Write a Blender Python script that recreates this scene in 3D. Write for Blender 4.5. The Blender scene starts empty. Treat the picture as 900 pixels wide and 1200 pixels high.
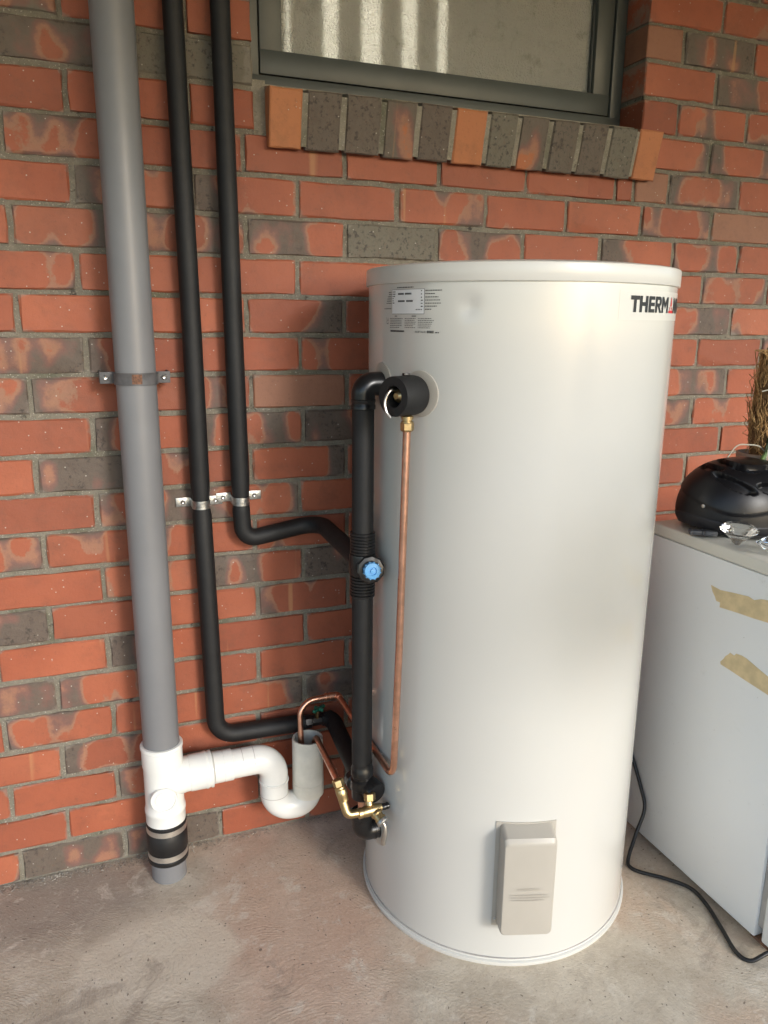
import bpy, bmesh, math, random
from mathutils import Vector, Matrix
random.seed(7)
R = math.radians
scene = bpy.context.scene
COL = scene.collection

# ---------------------------------------------------------------- camera
cam_d = bpy.data.cameras.new("camera")
cam_o = bpy.data.objects.new("camera", cam_d); COL.objects.link(cam_o)
cam_d.sensor_fit = 'HORIZONTAL'; cam_d.sensor_width = 36.0
cam_d.lens = 36.0 * 911.9 / 900.0
cam_d.clip_start = 0.01; cam_d.clip_end = 500
_r = Vector((0.93347689, -0.3584965, 0.01005777)); _d = Vector((-0.07567062, -0.22429423, -0.97157916)); _f = Vector((0.35056363, 0.90618561, -0.23650113))
M = Matrix.Identity(4)
for i in range(3):
    M[i][0] = _r[i]; M[i][1] = -_d[i]; M[i][2] = -_f[i]
M[0][3], M[1][3], M[2][3] = -0.48374, -1.81482, 1.32103
cam_o.matrix_world = M
scene.camera = cam_o

# ---------------------------------------------------------------- world, sun, exposure
SUN_EL, SUN_AZ = R(19), R(17)          # elevation; angle of the sun to the right of straight-out-from-the-wall
world = bpy.data.worlds.new("World"); scene.world = world; world.use_nodes = True
wn = world.node_tree; wn.nodes.clear()
sky = wn.nodes.new('ShaderNodeTexSky'); sky.sky_type = 'NISHITA'; sky.sun_disc = False
sky.sun_elevation = SUN_EL; sky.sun_rotation = R(180) - SUN_AZ
sky.air_density = 1.0; sky.dust_density = 0.9; sky.ozone_density = 2.0
bgn = wn.nodes.new('ShaderNodeBackground'); bgn.inputs['Strength'].default_value = 0.15
wo = wn.nodes.new('ShaderNodeOutputWorld')
wn.links.new(sky.outputs[0], bgn.inputs[0]); wn.links.new(bgn.outputs[0], wo.inputs[0])
sun_d = bpy.data.lights.new("sun", 'SUN'); sun_d.energy = 0.85; sun_d.angle = R(11); sun_d.color = (1.0, 0.985, 0.96)
sun_o = bpy.data.objects.new("sun", sun_d); COL.objects.link(sun_o)
_sd = Vector((math.sin(SUN_AZ) * math.cos(SUN_EL), -math.cos(SUN_AZ) * math.cos(SUN_EL), math.sin(SUN_EL)))
sun_o.rotation_euler = _sd.to_track_quat('Z', 'Y').to_euler(); sun_o.location = _sd * 20
scene.view_settings.view_transform = 'Standard'; scene.view_settings.look = 'None'
scene.view_settings.gamma = 1.0; scene.view_settings.use_curve_mapping = False
scene.view_settings.exposure = 1.14
scene.render.engine = 'CYCLES'
scene.cycles.use_denoising = True
scene.cycles.max_bounces = 8
scene.cycles.diffuse_bounces = 4
scene.cycles.caustics_reflective = False

# ---------------------------------------------------------------- node helpers
class NT:
    def __init__(s, name):
        s.m = bpy.data.materials.new(name); s.m.use_nodes = True
        s.t = s.m.node_tree; s.t.nodes.clear()
        s.out = s.t.nodes.new('ShaderNodeOutputMaterial')
    def n(s, typ, ins=None, **attrs):
        nd = s.t.nodes.new('ShaderNode' + typ)
        for k, v in attrs.items(): setattr(nd, k, v)
        for k, v in (ins or {}).items(): s.set(nd.inputs[k], v)
        return nd
    def set(s, sock, v):
        if isinstance(v, bpy.types.NodeSocket): s.t.links.new(v, sock)
        else: sock.default_value = v
    def math(s, op, a, b=0.0, c=0.0, clamp=False):
        nd = s.n('Math', {0: a, 1: b, 2: c}, operation=op, use_clamp=clamp); return nd.outputs[0]
    def mix(s, f, a, b, blend='MIX'):
        nd = s.n('Mix', None, data_type='RGBA', blend_type=blend)
        s.set(nd.inputs[0], f)
        for i, v in ((6, a), (7, b)):
            s.set(nd.inputs[i], v if isinstance(v, bpy.types.NodeSocket) else (*v, 1.0))
        return nd.outputs[2]
    def ss(s, v, a, b):
        nd = s.n('MapRange', {0: v, 1: a, 2: b, 3: 0.0, 4: 1.0}, interpolation_type='SMOOTHSTEP'); return nd.outputs[0]
    def coord(s, kind='Object'):
        return s.n('TexCoord').outputs[kind]
    def noise(s, vec, scale, detail=3, rough=0.55, dist=0.0):
        return s.n('TexNoise', {'Vector': vec, 'Scale': scale, 'Detail': detail, 'Roughness': rough, 'Distortion': dist}).outputs['Fac']
    def bump(s, h, strength, dist=0.002, normal=None):
        ins = {'Height': h, 'Strength': strength, 'Distance': dist}
        if normal is not None: ins['Normal'] = normal
        return s.n('Bump', ins).outputs[0]
    def bsdf(s, color, rough=0.5, metal=0.0, normal=None, spec=0.5, **kw):
        b = s.n('BsdfPrincipled')
        s.set(b.inputs['Base Color'], color if isinstance(color, bpy.types.NodeSocket) else (*color, 1.0))
        s.set(b.inputs['Roughness'], rough); s.set(b.inputs['Metallic'], metal)
        s.set(b.inputs['Specular IOR Level'], spec)
        if normal is not None: s.set(b.inputs['Normal'], normal)
        for k, v in kw.items(): s.set(b.inputs[k.replace('_', ' ')], v)
        s.t.links.new(b.outputs[0], s.out.inputs[0]); return b

def simple(name, c, rough=0.5, metal=0.0, var=0.12, scale=30, bump=0.0, bscale=200, spec=0.5, c2=None, **kw):
    t = NT(name); v = t.coord()
    n = t.noise(v, scale, 4)
    dark = tuple(x * (1 - var) for x in c) if c2 is None else c2
    col = t.mix(t.ss(n, 0.3, 0.7), c, dark)
    rg = t.math('ADD', rough - 0.06, t.math('MULTIPLY', t.noise(v, scale * 2.3, 3), 0.12))
    nm = t.bump(t.noise(v, bscale, 2), bump, 0.001) if bump else None
    t.bsdf(col, rg, metal, nm, spec, **kw)
    return t.m

# ---------------------------------------------------------------- materials
def brick_material(name, tan, hl=0.115, hh=0.038):
    t = NT(name)
    info = t.n('ObjectInfo')
    sep = t.n('SeparateColor', {0: info.outputs['Color']})
    bias = t.math('MULTIPLY_ADD', sep.outputs[0], 2.0, -1.0)
    slope = t.math('MULTIPLY_ADD', sep.outputs[1], 2.0, -1.0)
    seed = sep.outputs[2]
    hue = info.outputs['Alpha']
    v = t.coord()
    off = t.n('CombineXYZ', {0: t.math('MULTIPLY', seed, 53.0), 1: t.math('MULTIPLY', seed, 31.0), 2: t.math('MULTIPLY', seed, 17.0)}).outputs[0]
    pv = t.n('VectorMath', {0: v, 1: off}, operation='ADD').outputs[0]
    xyz = t.n('SeparateXYZ', {0: v})
    xn = t.math('MULTIPLY', xyz.outputs[0], 1 / hl)
    zn = t.math('MULTIPLY', xyz.outputs[2], 1 / hh)
    st = t.n('Mapping', {'Vector': pv, 'Scale': (13, 3, 5)}).outputs[0]
    base = t.noise(st, 1.0, 1, 0.4)
    base = t.math('MULTIPLY_ADD', base, 1.7, -0.35)
    fine = t.noise(pv, 75, 4, 0.6)
    edge = t.math('ADD', t.math('MULTIPLY', t.math('POWER', t.math('ABSOLUTE', zn), 5.0), 0.16),
                  t.math('MULTIPLY', t.math('POWER', t.math('ABSOLUTE', xn), 9.0), 0.2))
    msk = t.math('ADD', t.math('ADD', base, bias), t.math('MULTIPLY', slope, xn))
    msk = t.math('ADD', msk, edge)
    msk = t.math('ADD', msk, t.math('MULTIPLY_ADD', t.noise(pv, 55, 6, 0.72), 0.22, -0.11))
    # fired colours
    big = t.noise(pv, 8, 3)
    red = t.mix(big, (0.385, 0.110, 0.057), (0.275, 0.082, 0.046))
    red = t.mix(t.ss(t.noise(pv, 3.0, 2), 0.45, 0.75), red, (0.43, 0.130, 0.068))
    red = t.mix(t.ss(t.math('FRACT', t.math('MULTIPLY', seed, 7.31)), 0.35, 1.0), red, t.mix(0.5, red, (0.215, 0.062, 0.038)))
    red = t.mix(hue, red, tan)
    pale = t.mix(t.noise(pv, 30, 2), (0.345, 0.150, 0.100), (0.29, 0.165, 0.105))
    plum = t.mix(fine, (0.225, 0.105, 0.082), (0.165, 0.100, 0.088))
    grey = t.mix(t.noise(pv, 38, 5, 0.65), (0.088, 0.069, 0.060), (0.165, 0.125, 0.100))
    grey = t.mix(hue, grey, (0.16, 0.145, 0.115))
    col = t.mix(t.ss(msk, 0.515, 0.550), red, pale)
    col = t.mix(t.ss(msk, 0.560, 0.65), col, plum)
    col = t.mix(t.ss(msk, 0.62, 0.76), col, grey)
    col = t.mix(t.math('MULTIPLY', t.ss(t.noise(pv, 16, 6, 0.7), 0.48, 0.72), 0.42), col, t.mix(0.62, col, (0.10, 0.062, 0.045)))
    col = t.mix(t.math('MULTIPLY', t.ss(t.noise(pv, 130, 4, 0.75), 0.56, 0.70), 0.35), col, (0.16, 0.075, 0.05))
    # tan streaks across some bricks
    sv = t.n('Mapping', {'Vector': pv, 'Scale': (38, 2, 1.5)}).outputs[0]
    streak = t.ss(t.noise(sv, 1.0, 1), 0.72, 0.80)
    col = t.mix(t.math('MULTIPLY', streak, 0.55), col, (0.47, 0.25, 0.12))
    # soot crust and mortar flecks
    crust = t.math('MULTIPLY', t.ss(msk, 0.72, 0.95), t.ss(t.noise(pv, 95, 4, 0.7), 0.52, 0.66))
    col = t.mix(t.math('MULTIPLY', crust, 0.7), col, (0.030, 0.027, 0.026))
    vor = t.n('TexVoronoi', {'Vector': pv, 'Scale': 120.0, 'Randomness': 1.0})
    keep = t.math('GREATER_THAN', t.n('SeparateColor', {0: vor.outputs['Color']}).outputs[0], 0.93)
    dot = t.math('MULTIPLY', t.math('LESS_THAN', vor.outputs['Distance'], 0.17), keep)
    col = t.mix(t.math('MULTIPLY', dot, 0.65), col, (0.55, 0.52, 0.46))
    smear = t.ss(t.math('ADD', t.math('MULTIPLY', edge, 2.2), t.math('MULTIPLY', t.noise(pv, 42, 4, 0.65), 0.9)), 0.78, 1.0)
    col = t.mix(t.math('MULTIPLY', smear, 0.55), col, (0.25, 0.225, 0.19))
    rough = t.math('MULTIPLY_ADD', fine, 0.25, 0.42)
    h = t.math('ADD', t.math('MULTIPLY', t.noise(pv, 420, 3), 0.35), t.math('MULTIPLY', t.math('MULTIPLY', t.ss(msk, 0.6, 0.9), t.noise(pv, 120, 4, 0.7)), 1.6))
    h = t.math('ADD', h, t.math('MULTIPLY', t.noise(pv, 28, 3), 1.5))
    t.bsdf(col, rough, 0, t.bump(h, 0.6, 0.0024), 0.28)
    return t.m

def mortar_material(name='mortar', k=1.0):
    t = NT(name); v = t.coord()
    n = t.noise(v, 60, 5, 0.65)
    col = t.mix(n, (0.15 * k, 0.135 * k, 0.105 * k), (0.30 * k, 0.275 * k, 0.225 * k))
    col = t.mix(t.ss(t.noise(v, 7, 3), 0.5, 0.75), col, (0.135, 0.135, 0.095))
    col = t.mix(t.ss(t.noise(v, 330, 2), 0.62, 0.7), col, (0.46, 0.43, 0.37))
    col = t.mix(t.ss(t.noise(v, 24, 4, 0.7), 0.62, 0.72), col, (0.07, 0.062, 0.055))
    h = t.math('ADD', t.noise(v, 230, 4, 0.7), t.math('MULTIPLY', t.noise(v, 50, 3), 1.4))
    t.bsdf(col, 0.9, 0, t.bump(h, 0.9, 0.004), 0.2)
    return t.m

def floor_material():
    t = NT('concrete'); v = t.coord()
    wv = t.n('VectorMath', {0: v, 1: t.n('VectorMath', {0: t.n('TexNoise', {'Vector': v, 'Scale': 2.2, 'Detail': 2}).outputs['Color'], 'Scale': 0.5}, operation='SCALE').outputs[0]}, operation='ADD').outputs[0]
    big = t.noise(v, 2.3, 4, 0.55, 0.6)
    mid = t.noise(v, 9, 6, 0.68, 0.4)
    col = t.mix(t.ss(mid, 0.25, 0.75), (0.47, 0.395, 0.305), (0.66, 0.585, 0.475))
    col = t.mix(t.ss(big, 0.45, 0.62), col, (0.56, 0.43, 0.325))
    xyz = t.n('SeparateXYZ', {0: v})
    # rust coloured wash out from the pipe, a pale round patch left of it, grey by the wall
    def blob(cx, cy, rx, ry, w=0.35):
        dx = t.math('MULTIPLY', t.math('SUBTRACT', xyz.outputs[0], cx), 1 / rx)
        dy = t.math('MULTIPLY', t.math('SUBTRACT', xyz.outputs[1], cy), 1 / ry)
        d = t.math('SQRT', t.math('ADD', t.math('MULTIPLY', dx, dx), t.math('MULTIPLY', dy, dy)))
        d = t.math('ADD', d, t.math('MULTIPLY_ADD', t.noise(v, 6, 5, 0.6), 1.1, -0.55))
        return t.ss(d, 1.0 + w * 0.5, 1.0 - w)
    col = t.mix(t.math('MULTIPLY', blob(-0.12, -0.40, 0.22, 0.36, 0.6), 0.62), col, (0.60, 0.385, 0.285))
    col = t.mix(t.math('MULTIPLY', blob(-0.43, -0.36, 0.17, 0.13, 0.18), 0.75), col, (0.70, 0.62, 0.50))
    col = t.mix(t.math('MULTIPLY', blob(-0.66, -0.10, 0.28, 0.16, 0.5), 0.7), col, (0.29, 0.25, 0.21))
    col = t.mix(t.math('MULTIPLY', t.ss(t.noise(v, 5.5, 6, 0.72, 0.8), 0.56, 0.68), 0.5), col, (0.29, 0.23, 0.185))
    col = t.mix(t.math('MULTIPLY', t.ss(t.noise(v, 26, 5, 0.7), 0.60, 0.72), 0.45), col, (0.29, 0.235, 0.19))
    col = t.mix(t.math('MULTIPLY', t.ss(t.noise(v, 15, 6, 0.75, 0.3), 0.60, 0.70), 0.6), col, (0.68, 0.62, 0.53))
    fine = t.noise(v, 300, 3, 0.75)
    scr = t.noise(t.n('Mapping', {'Vector': wv, 'Scale': (40, 260, 40), 'Rotation': (0, 0, 0.6)}).outputs[0], 1.0, 4, 0.7)
    col = t.mix(t.math('MULTIPLY', t.ss(scr, 0.56, 0.70), 0.16), col, (0.27, 0.215, 0.17))
    col = t.mix(t.math('MULTIPLY', t.ss(scr, 0.44, 0.32), 0.14), col, (0.72, 0.66, 0.57))
    col = t.mix(t.math('MULTIPLY', t.ss(t.noise(v, 11, 7, 0.72, 0.5), 0.55, 0.66), 0.6), col, (0.72, 0.655, 0.555))
    col = t.mix(t.ss(fine, 0.60, 0.74), col, (0.64, 0.58, 0.50))
    col = t.mix(t.ss(t.noise(v, 210, 3, 0.7), 0.64, 0.74), col, (0.16, 0.125, 0.10))
    wave = t.n('TexWave', {'Vector': wv, 'Scale': 42.0, 'Distortion': 7.0, 'Detail': 3.0, 'Detail Scale': 1.6, 'Detail Roughness': 0.6}, wave_type='BANDS', bands_direction='DIAGONAL').outputs['Fac']
    gr = t.noise(v, 105, 7, 0.82)
    col = t.mix(t.math('MULTIPLY', t.ss(gr, 0.53, 0.70), 0.55), col, (0.24, 0.19, 0.15))
    col = t.mix(t.math('MULTIPLY', t.ss(gr, 0.46, 0.32), 0.5), col, (0.78, 0.71, 0.60))
    pv_ = t.n('TexVoronoi', {'Vector': wv, 'Scale': 70.0})
    pit = t.math('MULTIPLY', t.math('LESS_THAN', pv_.outputs['Distance'], 0.16), t.math('GREATER_THAN', t.n('SeparateColor', {0: pv_.outputs['Color']}).outputs[0], 0.80))
    col = t.mix(t.math('MULTIPLY', pit, 0.7), col, (0.13, 0.105, 0.085))
    h = t.math('ADD', t.math('MULTIPLY', t.math('MULTIPLY', wave, t.ss(t.noise(v, 6, 2), 0.40, 0.62)), 0.22), t.math('ADD', t.math('MULTIPLY', t.noise(v, 140, 5, 0.7), 0.85), t.math('MULTIPLY', scr, -0.4)))
    h = t.math('ADD', h, t.math('MULTIPLY', t.noise(v, 12, 4), 2.2))
    t.bsdf(col, 0.88, 0, t.bump(h, 0.5, 0.0028), 0.2)
    return t.m

def enamel(name, c, rough=0.30, coat=0.0, dirt=None):
    t = NT(name); v = t.coord()
    n = t.noise(v, 4, 3)
    col = t.mix(n, c, tuple(x * 0.95 for x in c))
    if dirt:
        col = t.mix(t.math('MULTIPLY', t.ss(t.noise(v, 14, 6, 0.75), 0.60, 0.78), 0.4), col, dirt)
        col = t.mix(t.math('MULTIPLY', t.ss(t.noise(v, 160, 2), 0.74, 0.78), 0.6), col, dirt)
    rg = t.math('MULTIPLY_ADD', t.noise(v, 11, 4), 0.10, rough - 0.05)
    t.bsdf(col, rg, 0, t.bump(t.noise(v, 5, 2), 0.10, 0.004), 0.5, Coat_Weight=coat, Coat_Roughness=0.10)
    return t.m

def glass_obscure():
    t = NT('obscure_glass'); v = t.coord()
    n1 = t.n('TexVoronoi', {'Vector': v, 'Scale': 260.0}, feature='SMOOTH_F1').outputs['Distance']
    h = t.math('ADD', n1, t.math('MULTIPLY', t.noise(v, 420, 2), 0.8))
    grime = t.ss(t.noise(v, 24, 5, 0.7), 0.5, 0.75)
    col = t.mix(grime, (0.80, 0.80, 0.74), (0.58, 0.58, 0.51))
    b = t.bsdf(col, 0.16, 0, t.bump(h, 1.0, 0.006), 0.5)
    b.inputs['Transmission Weight'].default_value = 0.42; b.inputs['IOR'].default_value = 1.45
    return t.m

MT = {}
MT['brick'] = brick_material('fired_brick', (0.285, 0.14, 0.09))
MT['sill'] = brick_material('sill_brick_clay', (0.56, 0.24, 0.10), 0.040, 0.064)
MT['mortar'] = mortar_material()
MT['palemortar'] = mortar_material('pale_mortar', 1.35)
MT['floor'] = floor_material()
MT['tank'] = enamel('cream_enamel', (0.625, 0.615, 0.58), 0.22, 0.6)
MT['lid'] = enamel('cream_lid', (0.66, 0.65, 0.61), 0.30, 0.2)
MT['cover'] = simple('beige_plastic', (0.46, 0.425, 0.37), 0.38, var=0.04, scale=12)
MT['fridge'] = enamel('white_cabinet', (0.84, 0.85, 0.85), 0.36, 0.1, dirt=(0.42, 0.41, 0.38))
MT['lidtop'] = enamel('cream_worktop', (0.70, 0.68, 0.61), 0.42, 0.0, dirt=(0.45, 0.40, 0.33))
MT['gasket'] = simple('door_gasket', (0.42, 0.40, 0.38), 0.6, var=0.2)
MT['greypvc'] = simple('grey_pvc', (0.200, 0.202, 0.212), 0.40, var=0.10, scale=6, bump=0.05, bscale=60)
MT['clip'] = simple('painted_clip', (0.115, 0.113, 0.118), 0.6, var=0.3, scale=60)
MT['whitepvc'] = simple('white_pvc', (0.80, 0.80, 0.77), 0.24, var=0.05, scale=18)
MT['creampvc'] = simple('cream_pvc', (0.78, 0.75, 0.66), 0.38, var=0.14, scale=22)
MT['foam'] = simple('black_foam', (0.0085, 0.0088, 0.0098), 0.62, var=0.35, scale=40, bump=0.35, bscale=700)
MT['plastic'] = simple('black_plastic', (0.010, 0.010, 0.011), 0.30, var=0.3, scale=50)
MT['rubber'] = simple('black_rubber', (0.013, 0.013, 0.014), 0.48, var=0.4, scale=30)
MT['copper'] = simple('copper', (0.88, 0.50, 0.36), 0.30, 1.0, var=0.25, scale=45, bump=0.15, bscale=260)
MT['brass'] = simple('brass', (0.62, 0.47, 0.25), 0.36, 1.0, var=0.25, scale=60, bump=0.1)
MT['steel'] = simple('steel', (0.62, 0.60, 0.57), 0.30, 1.0, var=0.25, scale=60)
MT['band'] = simple('hose_band', (0.80, 0.78, 0.74), 0.42, 1.0, var=0.12, scale=60)
MT['zinc'] = simple('zinc_plate', (0.66, 0.67, 0.66), 0.38, 1.0, var=0.4, scale=120, bump=0.3, bscale=400)
MT['bluecap'] = simple('blue_plastic', (0.10, 0.36, 0.70), 0.42, var=0.15, scale=60)
MT['greenhandle'] = simple('green_handle', (0.02, 0.16, 0.10), 0.4, var=0.3)
MT['frame'] = simple('olive_frame_paint', (0.072, 0.083, 0.080), 0.42, var=0.15, scale=8, bump=0.04)
MT['seal'] = simple('black_seal', (0.006, 0.006, 0.006), 0.7)
MT['glass'] = glass_obscure()
MT['tape'] = simple('masking_tape', (0.76, 0.61, 0.36), 0.7, var=0.18, scale=35, bump=0.35, bscale=130)
MT['cord'] = simple('black_cord', (0.014, 0.014, 0.015), 0.45)
MT['helmet'] = simple('helmet_black', (0.006, 0.006, 0.008), 0.36, var=0.3, scale=20, spec=0.35)
MT['helmetmatt'] = simple('helmet_matt', (0.012, 0.012, 0.016), 0.55, var=0.3, scale=20)
MT['webbing'] = simple('webbing', (0.012, 0.012, 0.013), 0.8, bump=0.4, bscale=600)
MT['buckle'] = simple('buckle_plastic', (0.085, 0.088, 0.10), 0.4)
MT['coir'] = simple('coir_fibre', (0.52, 0.33, 0.14), 0.9, c2=(0.30, 0.17, 0.065), scale=90)
MT['coirdark'] = simple('coir_core', (0.20, 0.115, 0.05), 0.95, c2=(0.09, 0.05, 0.02), scale=60, bump=0.8, bscale=150)
MT['stem'] = simple('orchid_stem', (0.12, 0.20, 0.055), 0.45, c2=(0.07, 0.13, 0.04), scale=40)
MT['leaf'] = simple('orchid_leaf', (0.035, 0.060, 0.028), 0.4, var=0.3, scale=30)
MT['root'] = simple('aerial_root', (0.42, 0.40, 0.33), 0.7, var=0.2)
MT['pot'] = simple('clay_pot', (0.50, 0.36, 0.27), 0.75, var=0.2)
MT['ink'] = simple('print_ink', (0.02, 0.02, 0.022), 0.5)
MT['redink'] = simple('red_print', (0.62, 0.03, 0.035), 0.5)
MT['paper'] = simple('white_label', (0.80, 0.81, 0.82), 0.4, var=0.03)
MT['badge'] = simple('pale_badge', (0.635, 0.625, 0.59), 0.22, var=0.02)
MT['rust'] = simple('rusty_metal', (0.24, 0.11, 0.06), 0.8, c2=(0.09, 0.05, 0.035), scale=150, bump=0.6)
MT['grit'] = simple('grit', (0.46, 0.42, 0.36), 0.9, c2=(0.22, 0.19, 0.16), scale=25)
MT['ceiling'] = simple('ceiling_board', (0.40, 0.39, 0.35), 0.8, var=0.06, scale=3)
MT['earth'] = simple('lawn_earth', (0.085, 0.10, 0.045), 0.95, c2=(0.12, 0.11, 0.065), scale=1.5)
MT['slat'] = simple('blind_fabric', (0.42, 0.41, 0.37), 0.8, var=0.12, scale=6)
t_ = NT('emissive_glow_sheet')
em = t_.n('Emission', {0: (1.0, 0.93, 0.78, 1), 1: 3.4}); t_.t.links.new(em.outputs[0], t_.out.inputs[0]); MT['glow'] = t_.m  # emission standing in for daylight between the blind slats
t_ = NT('clear_glass'); gb = t_.bsdf((0.97, 0.98, 0.98), 0.02); gb.inputs['Transmission Weight'].default_value = 1.0; gb.inputs['IOR'].default_value = 1.52; MT['crystal'] = t_.m

# ---------------------------------------------------------------- object helpers
def obj(name, bm, m, parent=None, loc=None, smooth=True, sharp=35):
    me = bpy.data.meshes.new(name)
    if isinstance(bm, bmesh.types.BMesh):
        bm.normal_update()
        if smooth:
            for f in bm.faces: f.smooth = True
            for e in bm.edges:
                if len(e.link_faces) == 2 and e.calc_face_angle(0) > R(sharp): e.smooth = False
        bm.to_mesh(me); bm.free()
    o = bpy.data.objects.new(name, me); COL.objects.link(o)
    me.materials.append(MT[m] if isinstance(m, str) else m)
    if loc is not None: o.location = loc
    if parent is not None:
        o.parent = parent
        if parent.parent is None and parent.type == 'EMPTY': o.matrix_parent_inverse = Matrix.Translation(-parent.location)
    return o
def sub(name, bm, m, parent, **k):          # child of a mesh part whose own origin is the world origin
    o = obj(name, bm, m, None, **k); o.parent = parent
    o.matrix_parent_inverse = Matrix.Translation(-world_loc(parent)); return o
def world_loc(o):
    return Vector(o.location) if o.parent is None or o.matrix_parent_inverse != Matrix.Identity(4) else Vector(o.location) + world_loc(o.parent)
def thing(name, label, cat, loc=(0, 0, 0), group=None):
    o = bpy.data.objects.new(name, None); COL.objects.link(o); o.location = loc; o.empty_display_size = 0.05
    return tag(o, label, cat, group)
def tag(o, label, cat, group=None):
    o['label'] = label; o['category'] = cat
    if group: o['group'] = group
    return o
def struct(o): o['kind'] = 'structure'; return o
def stuff(o): o['kind'] = 'stuff'; return o
def B(): return bmesh.new()

def box(bm, lo, hi, bev=0.0, seg=2, mat=None):
    g = bmesh.ops.create_cube(bm, size=1.0)
    vs = g['verts']; lo = Vector(lo); hi = Vector(hi); c = (lo + hi) / 2; s = hi - lo
    for v in vs: v.co = Vector((v.co.x * s.x + c.x, v.co.y * s.y + c.y, v.co.z * s.z + c.z))
    if bev:
        es = list({e for v in vs for e in v.link_edges})
        r = bmesh.ops.bevel(bm, geom=es, offset=bev, segments=seg, profile=0.5, affect='EDGES')
        vs = list({v for f in r['faces'] for v in f.verts} | {v for v in vs if v.is_valid})
    if mat is not None:
        for v in vs: v.co = mat @ v.co
    return bm

def fillet(pts, rad, seg=8):
    pts = [Vector(p) for p in pts]; out = [pts[0]]
    for i in range(1, len(pts) - 1):
        a, b, c = pts[i - 1], pts[i], pts[i + 1]
        r = rad[i - 1] if isinstance(rad, (list, tuple)) else rad
        u, w = (a - b), (c - b); lu, lw = u.length, w.length; u.normalize(); w.normalize()
        ang = u.angle(w)
        if ang > R(179): out.append(b); continue
        tl = min(r / math.tan(ang / 2), lu * 0.49, lw * 0.49)
        p0, p1 = b + u * tl, b + w * tl
        rr = tl * math.tan(ang / 2)
        ctr = b + (u + w).normalized() * (rr / math.sin(ang / 2))
        q0, q1 = p0 - ctr, p1 - ctr; tot = q0.angle(q1); ax = q0.cross(q1).normalized()
        for k in range(seg + 1): out.append(ctr + Matrix.Rotation(tot * k / seg, 3, ax) @ q0)
    out.append(pts[-1]); return out

def catmull(pts, n=8):
    P = [Vector(p) for p in pts]; P = [P[0] * 2 - P[1]] + P + [P[-1] * 2 - P[-2]]; out = []
    for i in range(1, len(P) - 2):
        for k in range(n):
            s = k / n; a, b, c, d = P[i - 1], P[i], P[i + 1], P[i + 2]
            out.append(0.5 * ((2 * b) + (c - a) * s + (2 * a - 5 * b + 4 * c - d) * s * s + (3 * b - a - 3 * c + d) * s ** 3))
    out.append(P[-2]); return out

def tube(bm, pts, r, n=20, caps=True, jit=0.0):
    pts = [Vector(p) for p in pts]; pts = [p for i, p in enumerate(pts) if i == 0 or (p - pts[i - 1]).length > 1e-6]
    t0 = (pts[1] - pts[0]).normalized()
    u = t0.orthogonal().normalized(); rings = []
    for i, p in enumerate(pts):
        if i == 0: t = t0
        elif i == len(pts) - 1: t = (p - pts[i - 1]).normalized()
        else: t = ((p - pts[i - 1]).normalized() + (pts[i + 1] - p).normalized()).normalized()
        u = (u - t * u.dot(t)).normalized(); w = t.cross(u)
        rr = r[i] if isinstance(r, (list, tuple)) else r
        if jit: rr *= 1 + random.uniform(-jit, jit)
        rings.append([bm.verts.new(p + (u * math.cos(2 * math.pi * k / n) + w * math.sin(2 * math.pi * k / n)) * rr) for k in range(n)])
    for a, b in zip(rings, rings[1:]):
        for k in range(n): bm.faces.new((a[k], a[(k + 1) % n], b[(k + 1) % n], b[k]))
    if caps: bm.faces.new(rings[0][::-1]); bm.faces.new(rings[-1])
    return bm

def lathe(bm, prof, origin=(0, 0, 0), axis=(0, 0, 1), n=32, caps=True):
    """prof: list of (radius, height along axis)"""
    ax = Vector(axis).normalized(); u = ax.orthogonal().normalized(); w = ax.cross(u); o = Vector(origin); rings = []
    for r, h in prof:
        rings.append([bm.verts.new(o + ax * h + (u * math.cos(2 * math.pi * k / n) + w * math.sin(2 * math.pi * k / n)) * max(r, 1e-5)) for k in range(n)])
    for a, b in zip(rings, rings[1:]):
        for k in range(n): bm.faces.new((a[k], a[(k + 1) % n], b[(k + 1) % n], b[k]))
    if caps: bm.faces.new(rings[0][::-1]); bm.faces.new(rings[-1])
    return bm

# ================================================================ SETTING: floor, ground, ceiling
bm = B()
box(bm, (-5.0, -9.0, -0.10), (0.75, 0.30, 0.0)); box(bm, (0.75, -1.75, -0.10), (5.0, 0.30, 0.0))  # left run lengthened for bounce light, right cut short to darken tank reflections
bmesh.ops.remove_doubles(bm, verts=bm.verts, dist=1e-5)
struct(obj('concrete_floor', bm, 'floor', smooth=False))
bm = B(); g = bmesh.ops.create_grid(bm, x_segments=8, y_segments=8, size=150)
struct(obj('ground', bm, 'earth', loc=(0, 0, -0.104)))
bm = B(); box(bm, (-5.0, -2.75, 2.42), (5.0, 0.12, 2.50))
struct(obj('ceiling', bm, 'ceiling', smooth=False))

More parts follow.
